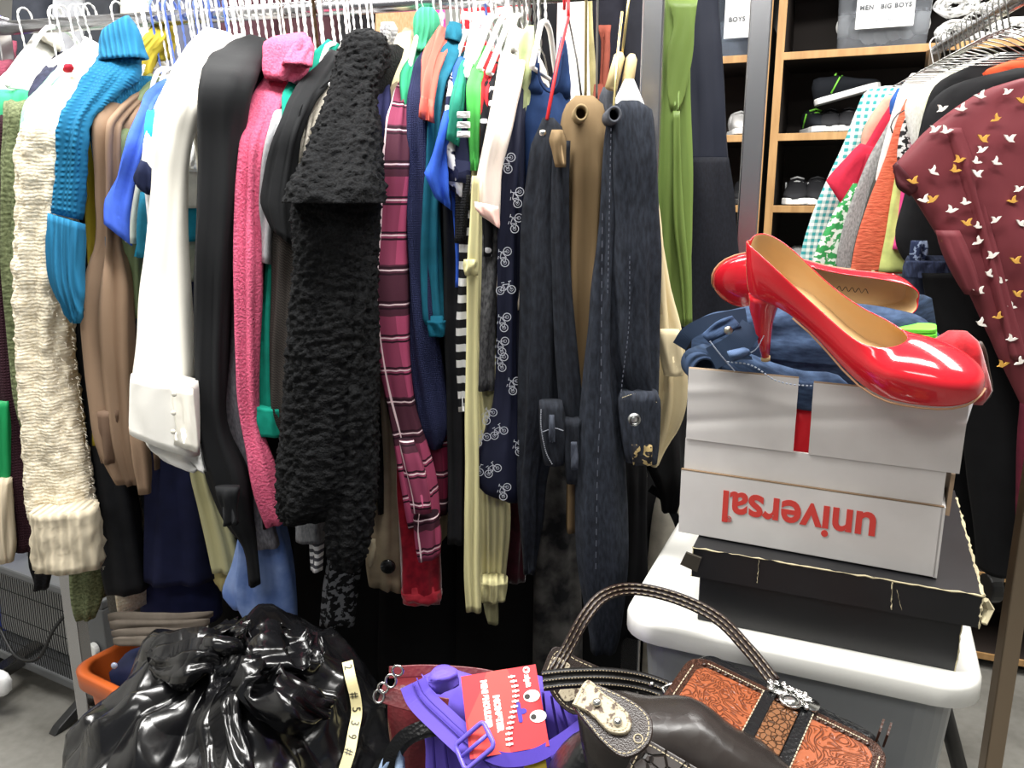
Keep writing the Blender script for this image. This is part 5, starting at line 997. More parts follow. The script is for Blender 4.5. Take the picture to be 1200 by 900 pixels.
P(J, 'belt_loop', [(852, 412, 858, 424, 0), (866, 408, 870, 422, 0), (878, 410, 882, 422, 0)], mat('5a6f92', 'denim', None, '40536f'), -.125, .010, hollow=False, tap=False)
stitches(J, [(852, 424), (880, 428), (910, 446), (945, 452), (985, 450)], .985-.127, 'aab4c4', .0009); stitches(J, [(832, 400), (846, 418), (862, 436)], .985-.112, 'aab4c4', .0008); stitches(J, [(862, 420), (885, 410), (896, 392)], .985-.11, 'aab4c4', .0007)
mb = MB(); c = at(853, 387, .985-.118); mb.tube([c, c - Vector((0, .003, 0))], .0045, 14); mb.obj('button', mat('b9b6a6', 'chrome', .35), J, True)
FG('jeans', 'rolled dark denim piece behind the second red pump', 'jeans', jd2, [(1030, 372, 1034, 400, 0), (1060, 350, 1066, 396, 0), (1080, 346, 1090, 392, 0), (1092, 350, 1098, 386, 0)], 1.06, .07, hollow=False)
lg = thing('folder_stack', 'lime green plastic hangers stacked beside the red shoe toe', 'hanger', at(1075, 402, .95))
for i, y in enumerate((388, 394, 400)):
    a = at(1046+i*2, y, .95); c = at(1098, y+1, .93); f = frame(a, c-a, (0, 1, .1)); mb = MB(); mb.prism(rrect(0, (c-a).length, 0, .03, .008, 4), -.0025, .0025, f); bevel(mb.obj('plastic_sheet', mat('6fe03c', 'hard', .35), lg), .001)
# ---------------------------------------------------------------- pumps
red = mat('cf1f2c', 'gloss', .14); tan = mat('c9a878', 'hard', .5); soleM = mat('b58a66', 'hard', .5)
def pump(label, f, flat=False):
    t = thing('pump_shoe', label, 'shoe', f(11, 0, 0))
    st = [ # x, halfwidth, outer bottom, topline
        (-.45, .5, 9.6, 14.3), (-.25, 1.25, 9.0, 14.4), (.2, 1.8, 8.6, 14.4), (1.0, 2.35, 8.35, 14.1), (2.2, 2.6, 8.2, 13.4), (3.8, 2.7, 7.8, 12.2), (5.5, 2.65, 7.0, 10.7), (7.3, 2.6, 5.6, 9.2), (9.2, 2.75, 3.9, 7.8), (11, 3.1, 2.3, 6.6), (12.8, 3.55, 1.1, 5.8), (14.4, 3.9, .5, 5.35), (15.6, 4.05, .25, 5.25),
        (16.2, 4.1, .2, 5.35), (17.4, 4.05, .15, 5.25), (18.8, 3.85, .15, 4.95), (20.2, 3.5, .2, 4.5), (21.4, 2.95, .3, 4.0), (22.3, 2.25, .5, 3.5), (22.9, 1.5, .8, 3.0), (23.25, .7, 1.2, 2.4)]
    N = 33; vs = []; fs = []
    for i, (x, w_, zb, zt) in enumerate(st):
        gap = 0 if x >= 16.2 else max(0, min(1, (16.2-x)/3.2))**.55
        for k in range(N):
            q = -1 + 2*k/(N-1)                       # -1 left rim ... 0 bottom ... 1 right rim
            g = abs(q); sg = math.copysign(1, q) if q else 0
            # open sections are U shapes; closed ones bend over to the centre line
            if g < .42: y = w_*.86*(g/.42); z = zb
            elif g < .80:
                a = (g-.42)/.38; y = w_*(.86 + .17*sin(a*pi*.55)); z = zb + (zt-zb)*(.62*a**1.15)*1.0
            else:
                a = (g-.80)/.20
                yo = w_*(.86+.17*sin(pi*.55)); 
                yopen = yo*(1 - .10*a); zopen = zb + (zt-zb)*(.62+.38*a)
                yc = yo*cos(a*pi/2); zc = zb + (zt-zb)*(.62+.38*sin(a*pi/2))
                y = yopen*gap + yc*(1-gap); z = zopen*gap + zc*(1-gap)
            vs.append(f(x, y*sg, z))
    for i in range(len(st)-1):
        for k in range(N-1): a = i*N+k; fs.append((a, a+1, a+N+1, a+N))
    fs.append(tuple(range(N-1, -1, -1)))
    L_ = (len(st)-1)*N; fs.append(tuple(L_+k for k in range(N)))
    o = mesh_obj('upper', vs, fs, red, t, ms=[red, tan])
    bm = bmesh.new(); bm.from_mesh(o.data); bmesh.ops.remove_doubles(bm, verts=bm.verts, dist=1e-5); bm.to_mesh(o.data); bm.free()
    s_ = o.modifiers.new('thick', 'SOLIDIFY'); s_.thickness = .0022; s_.offset = -1; s_.material_offset = 1; s_.material_offset_rim = 0
    ss = o.modifiers.new('smooth', 'SUBSURF'); ss.levels = 1; ss.render_levels = 2
    # insole
    iv = []; ifc = []; Q = [(x, w_*.9, zb) for x, w_, zb, zt in st if x <= 20.5]; n = 9
    for x, w_, zb in Q:
        for k in range(n): y = -1+2*k/(n-1); iv.append(f(x+.15, y*w_, zb + (.45 if x < 10 else .45+min(1, (x-10)/4)*.9) + .25*y*y))
    for i in range(len(Q)-1):
        for k in range(n-1): a = i*n+k; ifc.append((a, a+n, a+n+1, a+1))
    o = mesh_obj('insole', iv, ifc, tan, t); s_ = o.modifiers.new('t', 'SOLIDIFY'); s_.thickness = .001
    # outsole edge
    mb = MB(); path = [(x, w_*.9, zb) for x, w_, zb, zt in st]
    path = path[6:]; ring_ = [f(x, w_, zb-.05) for x, w_, zb in path] + [f(x, -w_, zb-.05) for x, w_, zb in reversed(path)]
    mb.tube(ring_, .0011, 5); mb.obj('sole_edge', soleM, t, True)
    # stiletto heel: lofted from the heel seat to the tip
    hv = []; hf = []; n = 14
    for (zz, xc, rx, ry) in ((8.35, 1.6, 1.95, 2.2), (7.7, 1.5, 1.85, 2.0), (6.9, 1.25, 1.7, 1.75), (5.8, 1.1, 1.4, 1.45), (4.5, 1.05, 1.05, 1.15), (2.5, 1.1, .75, .85), (.5, 1.2, .5, .55)):
        for k in range(n): q = 2*pi*k/n; hv.append(f(xc + rx*cos(q)*(1 if cos(q) < 0 else .9), ry*sin(q), zz))
    for i in range(6):
        for k in range(n): hf.append((i*n+k, i*n+(k+1) % n, (i+1)*n+(k+1) % n, (i+1)*n+k))
    hf += [tuple(range(n)), tuple(range(7*n-1, 6*n-1, -1))]
    ho = mesh_obj('stiletto_heel', hv, hf, red, t); bm = bmesh.new(); bm.from_mesh(ho.data); bmesh.ops.recalc_face_normals(bm, faces=bm.faces); bm.to_mesh(ho.data); bm.free()
    mb = MB(); mb.tube([f(1.2, 0, .5), f(1.2, 0, 0)], .0052, 12); mb.obj('heel_tip', mat('c9ab7c', 'hard'), ho, True)
    return t
def sframe(T, ang, roll, pitch=0, s=.01):
    e1 = Vector((cos(ang), sin(ang), 0)); e3 = Vector((0, 0, 1)); e2 = e3.cross(e1)
    e1, e3 = e1*cos(pitch)+e3*sin(pitch), e3*cos(pitch)-e1*sin(pitch)
    e2, e3 = e2*cos(roll)+e3*sin(roll), e3*cos(roll)-e2*sin(roll)
    g = lambda x, y, z: T + (e1*(x-1.2) + e2*y + e3*z)*s
    g.e = (e1, e2, e3); return g
g1 = sframe(Vector((.287, .90, 1.170)), radians(-42.5), radians(17), radians(-3))
p1 = pump('glossy red patent pump standing upright on the jeans, toe at right', g1)
def inscript(t, f, items, m):
    for s_, size, x, y, z in items:
        e1, e2, e3 = f.e; d = Vector(((e1*.86 - e3*.42))).normalized(); fr = frame(f(x, y, z), d, e2); text('insole_print', s_, size, fr, 0, 0, m, t, .0008, 'LEFT', 0, 1, .0001)
# paper tag and small print on the insole of the upright pump
inscript(p1, g1, [('ALL MAN MADE MATERIALS', .0034, 4.2, -.4, 8.75), ('SEE INSIDE FOR SIZE', .0034, 4.2, -.95, 8.75)], mat('5c4a36', 'hard'))
e1, e2, e3 = g1.e; fr = frame(g1(9.6, -.5, 5.2), (e1*.74-e3*.66), e2); mb = MB(); mb.box(fr, 0, .008, -.006, .005, .0005, .0015); mb.obj('paper_tag', mat('f6f4f0', 'card', None, 'f0eeea'), p1)
# second pump lies on its side behind
e1 = Vector((-.985, .12, -.03)).normalized(); e3 = Vector((-.06, -.92, -.14)); e3 = (e3 - e1*e3.dot(e1)).normalized(); e2 = e3.cross(e1)
O2 = at(1062, 344, 1.035)
g2 = lambda x, y, z: O2 + (e1*x*1.02 + e2*y + e3*(z-10.5))*.0098
g2.e = (e1, e2, e3)
p2 = pump('glossy red patent pump lying on its side behind the upright one', g2)
q = spline([g2(4.2+i*.36, (-.25 if i % 2 else .35), 9.0-.2*i) for i in range(12)], 60); mb = MB(); mb.tube(q, .0005, 4); mb.obj('insole_script', mat('23201c', 'hard'), p2)
rs = mat('c9202a', 'velvet', .6, '98141e')
t = FG('shoe', 'red suede shoe end poking out right of the patent toe', 'shoe', rs, [(388, 1112, 1132), (396, 1098, 1142), (420, 1090, 1150), (445, 1098, 1156), (462, 1118, 1158), (474, 1132, 1150)], .83, .06, 'upper', hollow=False, N=32, fold=.002)
P(t, 'sole', [(400, 1146, 1150), (430, 1154, 1159), (458, 1157, 1162), (472, 1148, 1154)], mat('3b2a22', 'hard'), .012, .05, hollow=False)
# canvas bag behind the tub
t = FG('tote_bag', 'off white canvas tote with black strap behind the tub', 'bag', mat('d6cfbf'), [(556, 776, 812), (600, 766, 812), (650, 760, 806), (700, 756, 800), (790, 752, 800)], 1.45, .12, 'bag_body', hollow=False)
mb = MB(); ribbon(mb, [at(762, 572, 1.36), at(778, 584, 1.36), at(794, 612, 1.36), at(800, 640, 1.37)], .014, .003); mb.obj('strap', blk2, t)
# ---------------------------------------------------------------- the heap of bags, on a black crate
cr = frame(TA - E2*.012, E1, E2)
t = thing('crate', 'black crate carrying the heap of handbags at bottom centre', 'crate', cr(.0, -.2, 0))
mb = MB(); mb.box(cr, -.24, .36, -.46, -.03, 0, .60); bevel(mb.obj('crate_body', mat('141415', 'hard'), t), .006); mb = MB(); mb.box(cr, -.25, .37, -.47, -.02, .585, .615); bevel(mb.obj('crate_rim', mat('1a1a1b', 'hard'), t), .004)
# tooled western handbag
brown = mat('3a2218', 'leather'); tool = mat('96502f', 'tool', None, '6b341d'); bkl = mat('17181a', 'leather', .25); snake = mat('7a5236', 'croc', None, '2f1d12', 2.2)
O = at(812, 764, .80); Ex = at(1044, 876, .69)-O; Ed = at(838, 862, .68)-at(903, 800, .755)
hf_ = frame(O, Ex, Ed, None); hl = Ex.length
e1 = Ex.normalized(); e2 = (Ed-e1*Ed.dot(e1)).normalized(); nrm = e2.cross(e1) 
if nrm.z < 0: nrm = -nrm
hf_ = lambda a, b, h=0: O + e1*a + e2*b + nrm*h
hb = thing('handbag', 'western handbag with tan tooled leather flap and silver buckle', 'bag', hf_(hl/2, .1, -.07))
mb = MB(); mb.prism(rrect(.004, hl-.006, -.022, .17, .02, 5), -.075, -.004, hf_); bevel(mb.obj('bag_body', bkl, hb), .012, 3)
mb = MB(); mb.prism(rrect(0, hl, 0, .20, .024, 6), -.006, .001, hf_); bevel(mb.obj('flap_border', mat('4a2d20', 'tool', None, '2a1710', 2.4), hb), .002)
for a0, a1 in ((.014, hl*.475), (hl*.60, hl-.012)):
    mb = MB(); mb.prism(rrect(a0, a1, .016, .185, .014, 5), 0, .0035, hf_); bevel(mb.obj('tooled_panel', tool, hb), .0012)
for a0, a1, m_, nm in ((hl*.40, hl*.46, bkl, 'black_band'), (hl*.585, hl*.645, bkl, 'black_band'), (hl*.46, hl*.585, snake, 'snakeskin_strap')):
    mb = MB(); mb.box(hf_, a0, a1, .010 if 'black' in nm else .022, .20, .001, .0055 if 'black' in nm else .008); bevel(mb.obj(nm, m_, hb), .001)
def dash(mb, p, q, h, n, fr, r=.0006):
    for i in range(n):
        a = [p[k]+(q[k]-p[k])*(i+.15)/n for k in (0, 1)]; b = [p[k]+(q[k]-p[k])*(i+.85)/n for k in (0, 1)]; mb.tube([fr(a[0], a[1], h), fr(b[0], b[1], h)], r, 4)
mb = MB()
for x in (hl*.40, hl*.645): dash(mb, (x, .012), (x, .19), .006, 34, hf_)
for y in (.0085,): dash(mb, (.02, y), (hl*.4, y), .0018, 20, hf_); dash(mb, (hl*.66, y), (hl-.02, y), .0018, 20, hf_)
dash(mb, (.0085, .02), (.0085, .18), .0018, 26, hf_); dash(mb, (hl-.007, .02), (hl-.007, .18), .0018, 26, hf_)
mb.obj('stitching', mat('d9cbb0'), hb)['kind'] = 'stuff'
# tooled rope border
mb = MB()
for i in range(22): x = .018+i*(hl-.03)/22; mb.ball(hf_(x, .0125, .002), (.0032, .0024, .0016), 6, 4)
mb.obj('braided_edge', brown, hb, True)
# silver buckle plate with scroll work
sil = mat('cfcfcc', 'chrome', .22); mb = MB()
rnd = random.Random(6)
mb.prism(rrect(hl*.40, hl*.66, -.006, .010, .007, 4), .004, .008, hf_)
for i in range(26):
    x = hl*(.405+.25*rnd.random()); y = rnd.uniform(-.006, .012); mb.ball(hf_(x, y, .0085), (.003, .003, .002), 8, 5)
    r = rnd.uniform(.0025, .0045); mb.tube([hf_(x+cos(k*.8)*r*(1-k/12), y+sin(k*.8)*r*(1-k/12), .010) for k in range(9)], .0008, 5)
mb.ball(hf_(hl*.53, .016, .011), (.009, .009, .005), 14, 8); mb.tube([hf_(hl*.53+cos(k*pi/8)*.010, .016+sin(k*pi/8)*.008, .011) for k in range(16)], .0017, 6, True)
bo = mb.obj('silver_buckle', sil, hb, True)
mb = MB(); mb.box(hf_, hl*.93, hl*.94, -.02, .0, -.004, .012); mb.box(hf_, hl*.965, hl*.975, -.02, .0, -.004, .012); mb.obj('edge_piping', brown, hb)
# long strap looping over the tub lid, short triple strap
def strap(t, name, pts, wd, m, ridges=3, **k):
    mb = MB(); P_ = [at(x, y, d) for x, y, d in pts]; ribbon(mb, P_, wd, .0035, 60, **k); o = mb.obj(name, m, t)
    q = spline(P_, 90); mb = MB(); mb2 = MB()
    for j in range(ridges+1):
        pass
    for j in range(ridges):
        off = (j-(ridges-1)/2)*wd/ridges; line = []
        for i, p in enumerate(q):
            tg = (q[min(i+1, 89)]-q[max(i-1, 0)]).normalized(); vw = (p-Vector((0, 0, H))).normalized(); s_ = tg.cross(vw).normalized(); line.append(p + s_*off - vw*.002)
        mb2.tube(line, wd/ridges*.42, 6)
        for i in range(0, 88, 2): mb.tube([line[i]-(line[i]-Vector((0, 0, H))).normalized()*(wd/ridges*.42), line[i+1]-(line[i+1]-Vector((0, 0, H))).normalized()*(wd/ridges*.42)], .00045, 3)
    mb2.obj('ridges', m, o, True); mb.obj('stitching', mat('b9a88c'), o)['kind'] = 'stuff'
    return o
stm = mat('2a1a14', 'leather', .3)
strap(hb, 'long_strap', [(648, 790, .80), (664, 762, .82), (686, 722, .84), (708, 698, .86), (740, 690, .875), (790, 700, .865), (840, 724, .84), (876, 760, .81), (908, 800, .775)], .0145, stm)
strap(hb, 'short_strap', [(636, 798, .775), (664, 795, .775), (710, 794, .78), (750, 799, .785), (778, 808, .78), (796, 818, .77)], .021, mat('141110', 'leather', .45), 3)
mb = MB(); mb.tube([at(776, 806, .772), at(790, 800, .775), at(800, 806, .77), at(796, 816, .765), at(784, 820, .765)], .0022, 6, True); mb.obj('ring', sil, hb, True)
for x, y in ((762, 818), (764, 802)):
    mb = MB(); mb.ball(at(x, y, .765), .0032); mb.obj('rivet', sil, hb, True)
# concho tab with hide at the left end of the strap
hide = mat('b8ac93', 'hide', None, '54453a')
def tab(t, name, corners, D0, D1, m, h0, h1, edge=None, stitch=True, D2=None):
    O_ = at(*corners[0], D0); X_ = at(*corners[1], D1) - O_; Y_ = at(*corners[2], D2 or D0) - O_; e1 = X_.normalized(); e2 = (Y_-e1*Y_.dot(e1)); W_ = X_.length; Hh = e2.length; e2.normalize(); n_ = e1.cross(e2)
    if n_.dot(O_-Vector((0, 0, H))) > 0: n_ = -n_
    f = lambda a, b, h=0: O_ + e1*a + e2*b + n_*h
    mb = MB(); mb.prism(rrect(0, W_, 0, Hh, min(W_, Hh)*.22, 5), h0, h1, f); o = bevel(mb.obj(name, m, t), .0012)
    if stitch:
        mb = MB(); i_ = min(W_, Hh)*.09; p = rrect(i_, W_-i_, i_, Hh-i_, min(W_, Hh)*.2, 4)
        for a, b in zip(p, p[1:]+p[:1]): dash(mb, a, b, h1, max(1, int(sqrt((a[0]-b[0])**2+(a[1]-b[1])**2)/.004)), f)
        mb.obj('stitching', mat('cbbd9e'), o)['kind'] = 'stuff'
    return f, W_, Hh, o
def plane(c0, c1, c2):
    O_ = at(*c0); e1 = (at(*c1)-O_).normalized(); e2 = at(*c2)-O_; e2 = (e2-e1*e2.dot(e1)).normalized(); n_ = e1.cross(e2)
    if n_.dot(O_-Vector((0, 0, H))) > 0: n_ = -n_
    f = lambda a, b, h=0: O_ + e1*a + e2*b + n_*h
    def uv(x, y):
        r = ray(x, y); t_ = (O_-Vector((0, 0, H))).dot(n_)/r.dot(n_); p = Vector((0, 0, H)) + r*t_ - O_; return (p.dot(e1), p.dot(e2))
    return f, uv
def shaped(t, name, pl_, pxs, m, h0, h1, stitch=True, shrink=.86):
    f, uv = pl_; q = spline([Vector((*uv(*p), 0)) for p in pxs + [pxs[0]]], 40)[:-1]; poly = [(p.x, p.y) for p in q]
    mb = MB(); mb.prism(poly, h0, h1, f, .0008); o = mb.obj(name, m, t)
    bm = bmesh.new(); bm.from_mesh(o.data); bmesh.ops.recalc_face_normals(bm, faces=bm.faces); bm.to_mesh(o.data); bm.free()
    if stitch:
        cx = sum(p[0] for p in poly)/len(poly); cy = sum(p[1] for p in poly)/len(poly); mb = MB(); pp = [(cx+(a-cx)*shrink, cy+(b-cy)*shrink) for a, b in poly]
        for a, b in zip(pp, pp[1:]+pp[:1]): dash(mb, a, b, h1+.0002, max(1, int(sqrt((a[0]-b[0])**2+(a[1]-b[1])**2)/.004)), f, .0005)
        mb.obj('stitching', mat('cbbd9e'), o)['kind'] = 'stuff'
    return o
pl1 = plane((648, 768, .815), (722, 800, .80), (634, 800, .80))
shaped(hb, 'left_tab', pl1, [(634, 788), (650, 758), (676, 770), (716, 792), (700, 816), (676, 838), (652, 822)], mat('2c201b', 'leather', .35, None, 3.0), -.004, 0)
shaped(hb, 'hide_inlay', pl1, [(640, 786), (650, 770), (668, 780), (658, 790)], hide, .001, .003, False); shaped(hb, 'hide_inlay', pl1, [(654, 812), (660, 804), (690, 806), (676, 818), (662, 822)], hide, .001, .003, False)
# dark western shoulder bag in front
wb = FG('shoulder_bag', 'glossy dark brown leather shoulder bag with hide tab in front', 'bag', mat('2e2927', 'leather', .27, None, .3), [(676, 826, 690, 900, .0), (704, 822, 704, 940, 0), (745, 823, 735, 960, 0), (790, 826, 775, 980, 0), (830, 841, 810, 1000, -.01), (868, 866, 850, 1020, -.02), (910, 892, 890, 1030, -.03), (946, 914, 925, 1040, -.03)], .675, .09, 'bag_body', hollow=False, N=40, fold=.003, wob=.008)
f, W_, Hh, o = tab(wb, 'croc_panel', [(752, 862), (860, 926), (722, 912)], .622, .585, mat('2b2320', 'croc', None, '0f0c0b', 1.0), 0, .004, D2=.60)
pl2 = plane((690, 806, .62), (768, 846, .59), (666, 842, .60))
shaped(wb, 'tab', pl2, [(672, 830), (690, 804), (710, 808), (746, 826), (764, 846), (760, 874), (732, 890), (706, 872), (684, 846)], mat('2c201b', 'leather', .35, None, 3.0), 0, .004, True, .9)
shaped(wb, 'hide_tab', pl2, [(671, 829), (689, 801), (706, 815), (724, 828), (740, 846), (736, 862), (716, 862), (698, 846), (688, 838)], hide, .004, .008, True, .88)
f2, uv2 = pl2
for x, y in ((700, 828), (724, 850)):
    mb = MB(); mb.ball(f2(*uv2(x, y), .0085), (.0042, .0042, .0035), 12, 6); mb.obj('rivet', sil, wb, True)
mb = MB(); a_, b_ = uv2(748, 868); mb.tube([f2(a_+cos(k*pi/8)*.0035, b_+sin(k*pi/8)*.0035, .0045) for k in range(16)], .0005, 4, True); mb.obj('ring_stitch', mat('cbbd9e'), wb)
t = FG('pouch', 'small black pebbled leather pouch right of the purple bag', 'bag', mat('161617', 'leather', .35, None, .6), [(846, 700, 722), (862, 680, 738), (885, 660, 750), (920, 640, 760), (960, 636, 760)], .70, .10, 'pouch_body', hollow=False)
# maroon bag
mar = mat('6d2429', 'leather', .4, None, .8)
mbag = FG('handbag', 'dark red leather handbag with chain and strap under the purple bag', 'bag', mar, [(800, 462, 570), (816, 455, 575), (850, 456, 585), (900, 464, 590), (960, 470, 600)], .88, .07, 'bag_body', hollow=False, power=.5)
mb = MB(); ribbon(mb, [at(456, 788, .86), at(500, 786, .87), at(560, 790, .87), at(605, 800, .86)], .014, .005); bevel(mb.obj('top_strap', mar, mbag), .001)
mb = MB(); ribbon(mb, [at(446, 812, .825), at(480, 822, .82), at(530, 830, .82)], .020, .005); bevel(mb.obj('buckle_strap', mar, mbag), .001)
mb = MB()
for i, (x, y) in enumerate(((466, 786), (458, 798), (449, 806), (444, 816))):
    c = at(x, y, .82); mb.tube([c + Vector((cos(k*pi/6)*.006, (sin(k*pi/6)*.003 if i % 2 else 0), sin(k*pi/6)*.0065)) for k in range(12)], .0015, 6, True)
mb.obj('chain', sil, mbag, True)
mb = MB(); ribbon(mb, [at(540, 852, .80), at(505, 850, .795), at(474, 862, .79), at(458, 884, .785), at(454, 915, .78)], .014, .004); ribbon(mb, [at(540, 858, .81), at(505, 857, .805), at(478, 868, .80), at(464, 888, .795), at(460, 915, .79)], .012, .003); tag(mb.obj('leather_strap', mat('121213', 'leather', .3)), 'black leather strap arching over the dark red bag', 'strap')
t = FG('jeans', 'light blue denim corner at the bottom left of the dark red bag', 'jeans', mat('7f95b5', 'denim', None, '9db1cc'), [(878, 462, 468), (892, 448, 472), (920, 436, 480)], .79, .02, hollow=False)
# purple zipper bag
pur = mat('6a57c6', 'satin', .55); pur2 = mat('5140a6', 'satin', .5)
pb = FG('shoulder_bag', 'purple zipper strip bag with strap and red paper card', 'bag', pur, [(788, 508, 540), (796, 496, 556), (812, 490, 580), (840, 496, 600), (870, 500, 615), (900, 500, 625), (960, 505, 630)], .85, .07, 'left_body', hollow=False, N=36, fold=.005, fk=6)
P(pb, 'right_body', [(794, 600, 632), (806, 600, 655), (828, 600, 680), (845, 600, 690), (862, 600, 684), (900, 600, 664), (940, 600, 650)], pur, .01, .06, hollow=False, N=36, fold=.006, fk=8)
for xs in (((506, 850), (508, 880), (510, 910)), ((520, 846), (522, 880), (526, 910)), ((636, 812), (640, 850), (648, 905)), ((646, 816), (652, 850), (660, 895)), ((656, 822), (664, 850), (670, 880))):
    mb = MB(); mb.tube(spline([at(x, y, .805) for x, y in xs], 20), .0016, 5); mb.obj('zipper', pur2, pb, True)
mb = MB(); ribbon(mb, [at(484, 800, .80), at(492, 818, .792), at(520, 846, .775), at(552, 876, .755), at(580, 905, .74)], .030, .003); so = mb.obj('shoulder_strap', pur, pb)
for o_ in (-.006, .0, .006):
    mb = MB(); q = spline([at(484, 800, .797), at(492, 818, .789), at(520, 846, .772), at(552, 876, .752), at(580, 905, .737)], 30); mb.tube([p + Vector((o_*.7, 0, o_)) for p in q], .0008, 4); mb.obj('strap_ridge', pur2, so, True)
P(pb, 'bunched_top', [(500, 800, 494, 790, 0), (506, 790, 508, 808, 0), (520, 785, 524, 806, 0), (536, 788, 538, 800, 0)], pur, -.045, .03, hollow=False, fold=.004, fk=6)
# buckle
bo = at(556, 874, .742); bd1 = (at(576, 858, .742)-at(536, 892, .742)).normalized(); bd2 = (at(570, 892, .725)-at(540, 856, .76)); bd2 = (bd2-bd1*bd1.dot(bd2)).normalized(); bfr = lambda a, b, h=0: bo + bd1*a + bd2*b - (bo-Vector((0, 0, H))).normalized()*h
mb = MB(); mb.tube([bfr(a, b, .004) for a, b in rrect(-.021, .021, -.0145, .0145, .005, 3)], .0027, 6, True); mb.tube([bfr(-.021, 0, .003), bfr(.021, 0, .003)], .0024, 6); mb.obj('buckle', mat('6f5fd0', 'hard', .3), pb, True)
mb = MB(); ribbon(mb, [at(560, 878, .745), at(590, 890, .735), at(625, 886, .735), at(655, 870, .75), at(688, 846, .775)], .014, .003); mb.obj('zip_strap', pur2, pb)
mb = MB(); ribbon(mb, [at(645, 888, .76), at(660, 878, .77), at(684, 852, .79)], .010, .003); mb.obj('zip_strap', pur, pb)
mb = MB(); cpt = [at(614, 897, .745), at(640, 893, .745)]; ribbon(mb, cpt, .012, .002, 4); tag(mb.obj('yellow_card', mat('e8c832', 'card', None, 'd8b828')), 'yellow paper edge at the bottom under the purple bag', 'paper')
# red paper card
cO = at(540, 793, .80); cr_ = at(627, 790, .80)-cO; cdn = at(551, 890, .735)-cO
dn = cdn.normalized(); rt = (cr_ - dn*dn.dot(cr_)).normalized(); cfm = frame(cO, dn, rt); CH, CWd = cdn.length, cr_.length
card = MB(); card.box(cfm, 0, CH, 0, CWd*1.02, -.0006, .0006); rc = card.obj('paper_card', mat('d8252f', 'card', .5, 'cf1f2a'), pb)
print('card', CH, CWd)
wh = mat('f4efe9', 'hard'); 
mb = MB(); n = 40; pts = [(CH*(i/(n-1)), CWd*(.60+.09*sin(i/(n-1)*5.0+.3))) for i in range(n)]; mb.prism([(a, b) for a, b in pts] + [(CH, CWd*.05), (CH*.55, CWd*.02), (CH*.25, CWd*.22), (0, CWd*.35)], .0006, .0012, cfm); mb.obj('printed_shape', mat('e8453f', 'card', .5, 'e03d38'), rc)
text('card_text', 'MINI SHOULDER', CH*.098, cfm, CH*.10, CWd*.26, wh, rc, .0014, 'LEFT', .0008, .80); text('card_text', 'MONSTER', CH*.10, cfm, CH*.31, CWd*.40, wh, rc, .0014, 'LEFT', .0008, .95); text('card_logo', 'zipit', CH*.095, cfm, CH*.115, CWd*.85, wh, rc, .001, 'LEFT', .0005, .95)
mb = MB(); mb.prism([(CH*.055+cos(k*pi/10)*CH*.045, CWd*.885+sin(k*pi/10)*CH*.045) for k in range(20)], .0006, .0012, cfm); mb.obj('logo_disc', wh, rc); text('logo_glyph', 'z', CH*.07, cfm, CH*.035, CWd*.862, mat('c92630', 'hard'), rc, .0014, 'LEFT', .0004)
for i in range(14):
    a = CH*(.10+.86*i/14); b = CWd*(.62+.09*sin((a/CH)*5.0+.3)); mb = MB(); mb.box(cfm, a, a+CH*.022, b-CWd*.055, b+.003, .001, .0022); mb.box(cfm, a-CH*.008, a+CH*.03, b-CWd*.02, b-CWd*.0, .001, .0024); mb.obj('printed_tooth', wh, rc)
for a, b in ((.385, .90), (.64, .94)):
    mb = MB(); mb.prism([(CH*a+cos(k*pi/10)*CH*.075, CWd*b+sin(k*pi/10)*CWd*.11) for k in range(20)], .0006, .0014, cfm); o = mb.obj('printed_eye', wh, rc)
    mb = MB(); mb.prism([(CH*a+cos(k*pi/8)*CH*.032, CWd*(b-.06)+sin(k*pi/8)*CWd*.038) for k in range(16)], .0014, .0018, cfm); mb.obj('printed_pupil', mat('16120f', 'hard'), o)
mb = MB(); mb.prism(rrect(CH*.43, CH*.68, CWd*.68, CWd*.735, .002, 3), .0006, .0013, cfm); mb.prism([(CH*.55+cos(k*pi/8)*CH*.035, CWd*.755+sin(k*pi/8)*CWd*.05) for k in range(16)], .0006, .0012, cfm); mb.obj('hang_hole', pur2, rc)
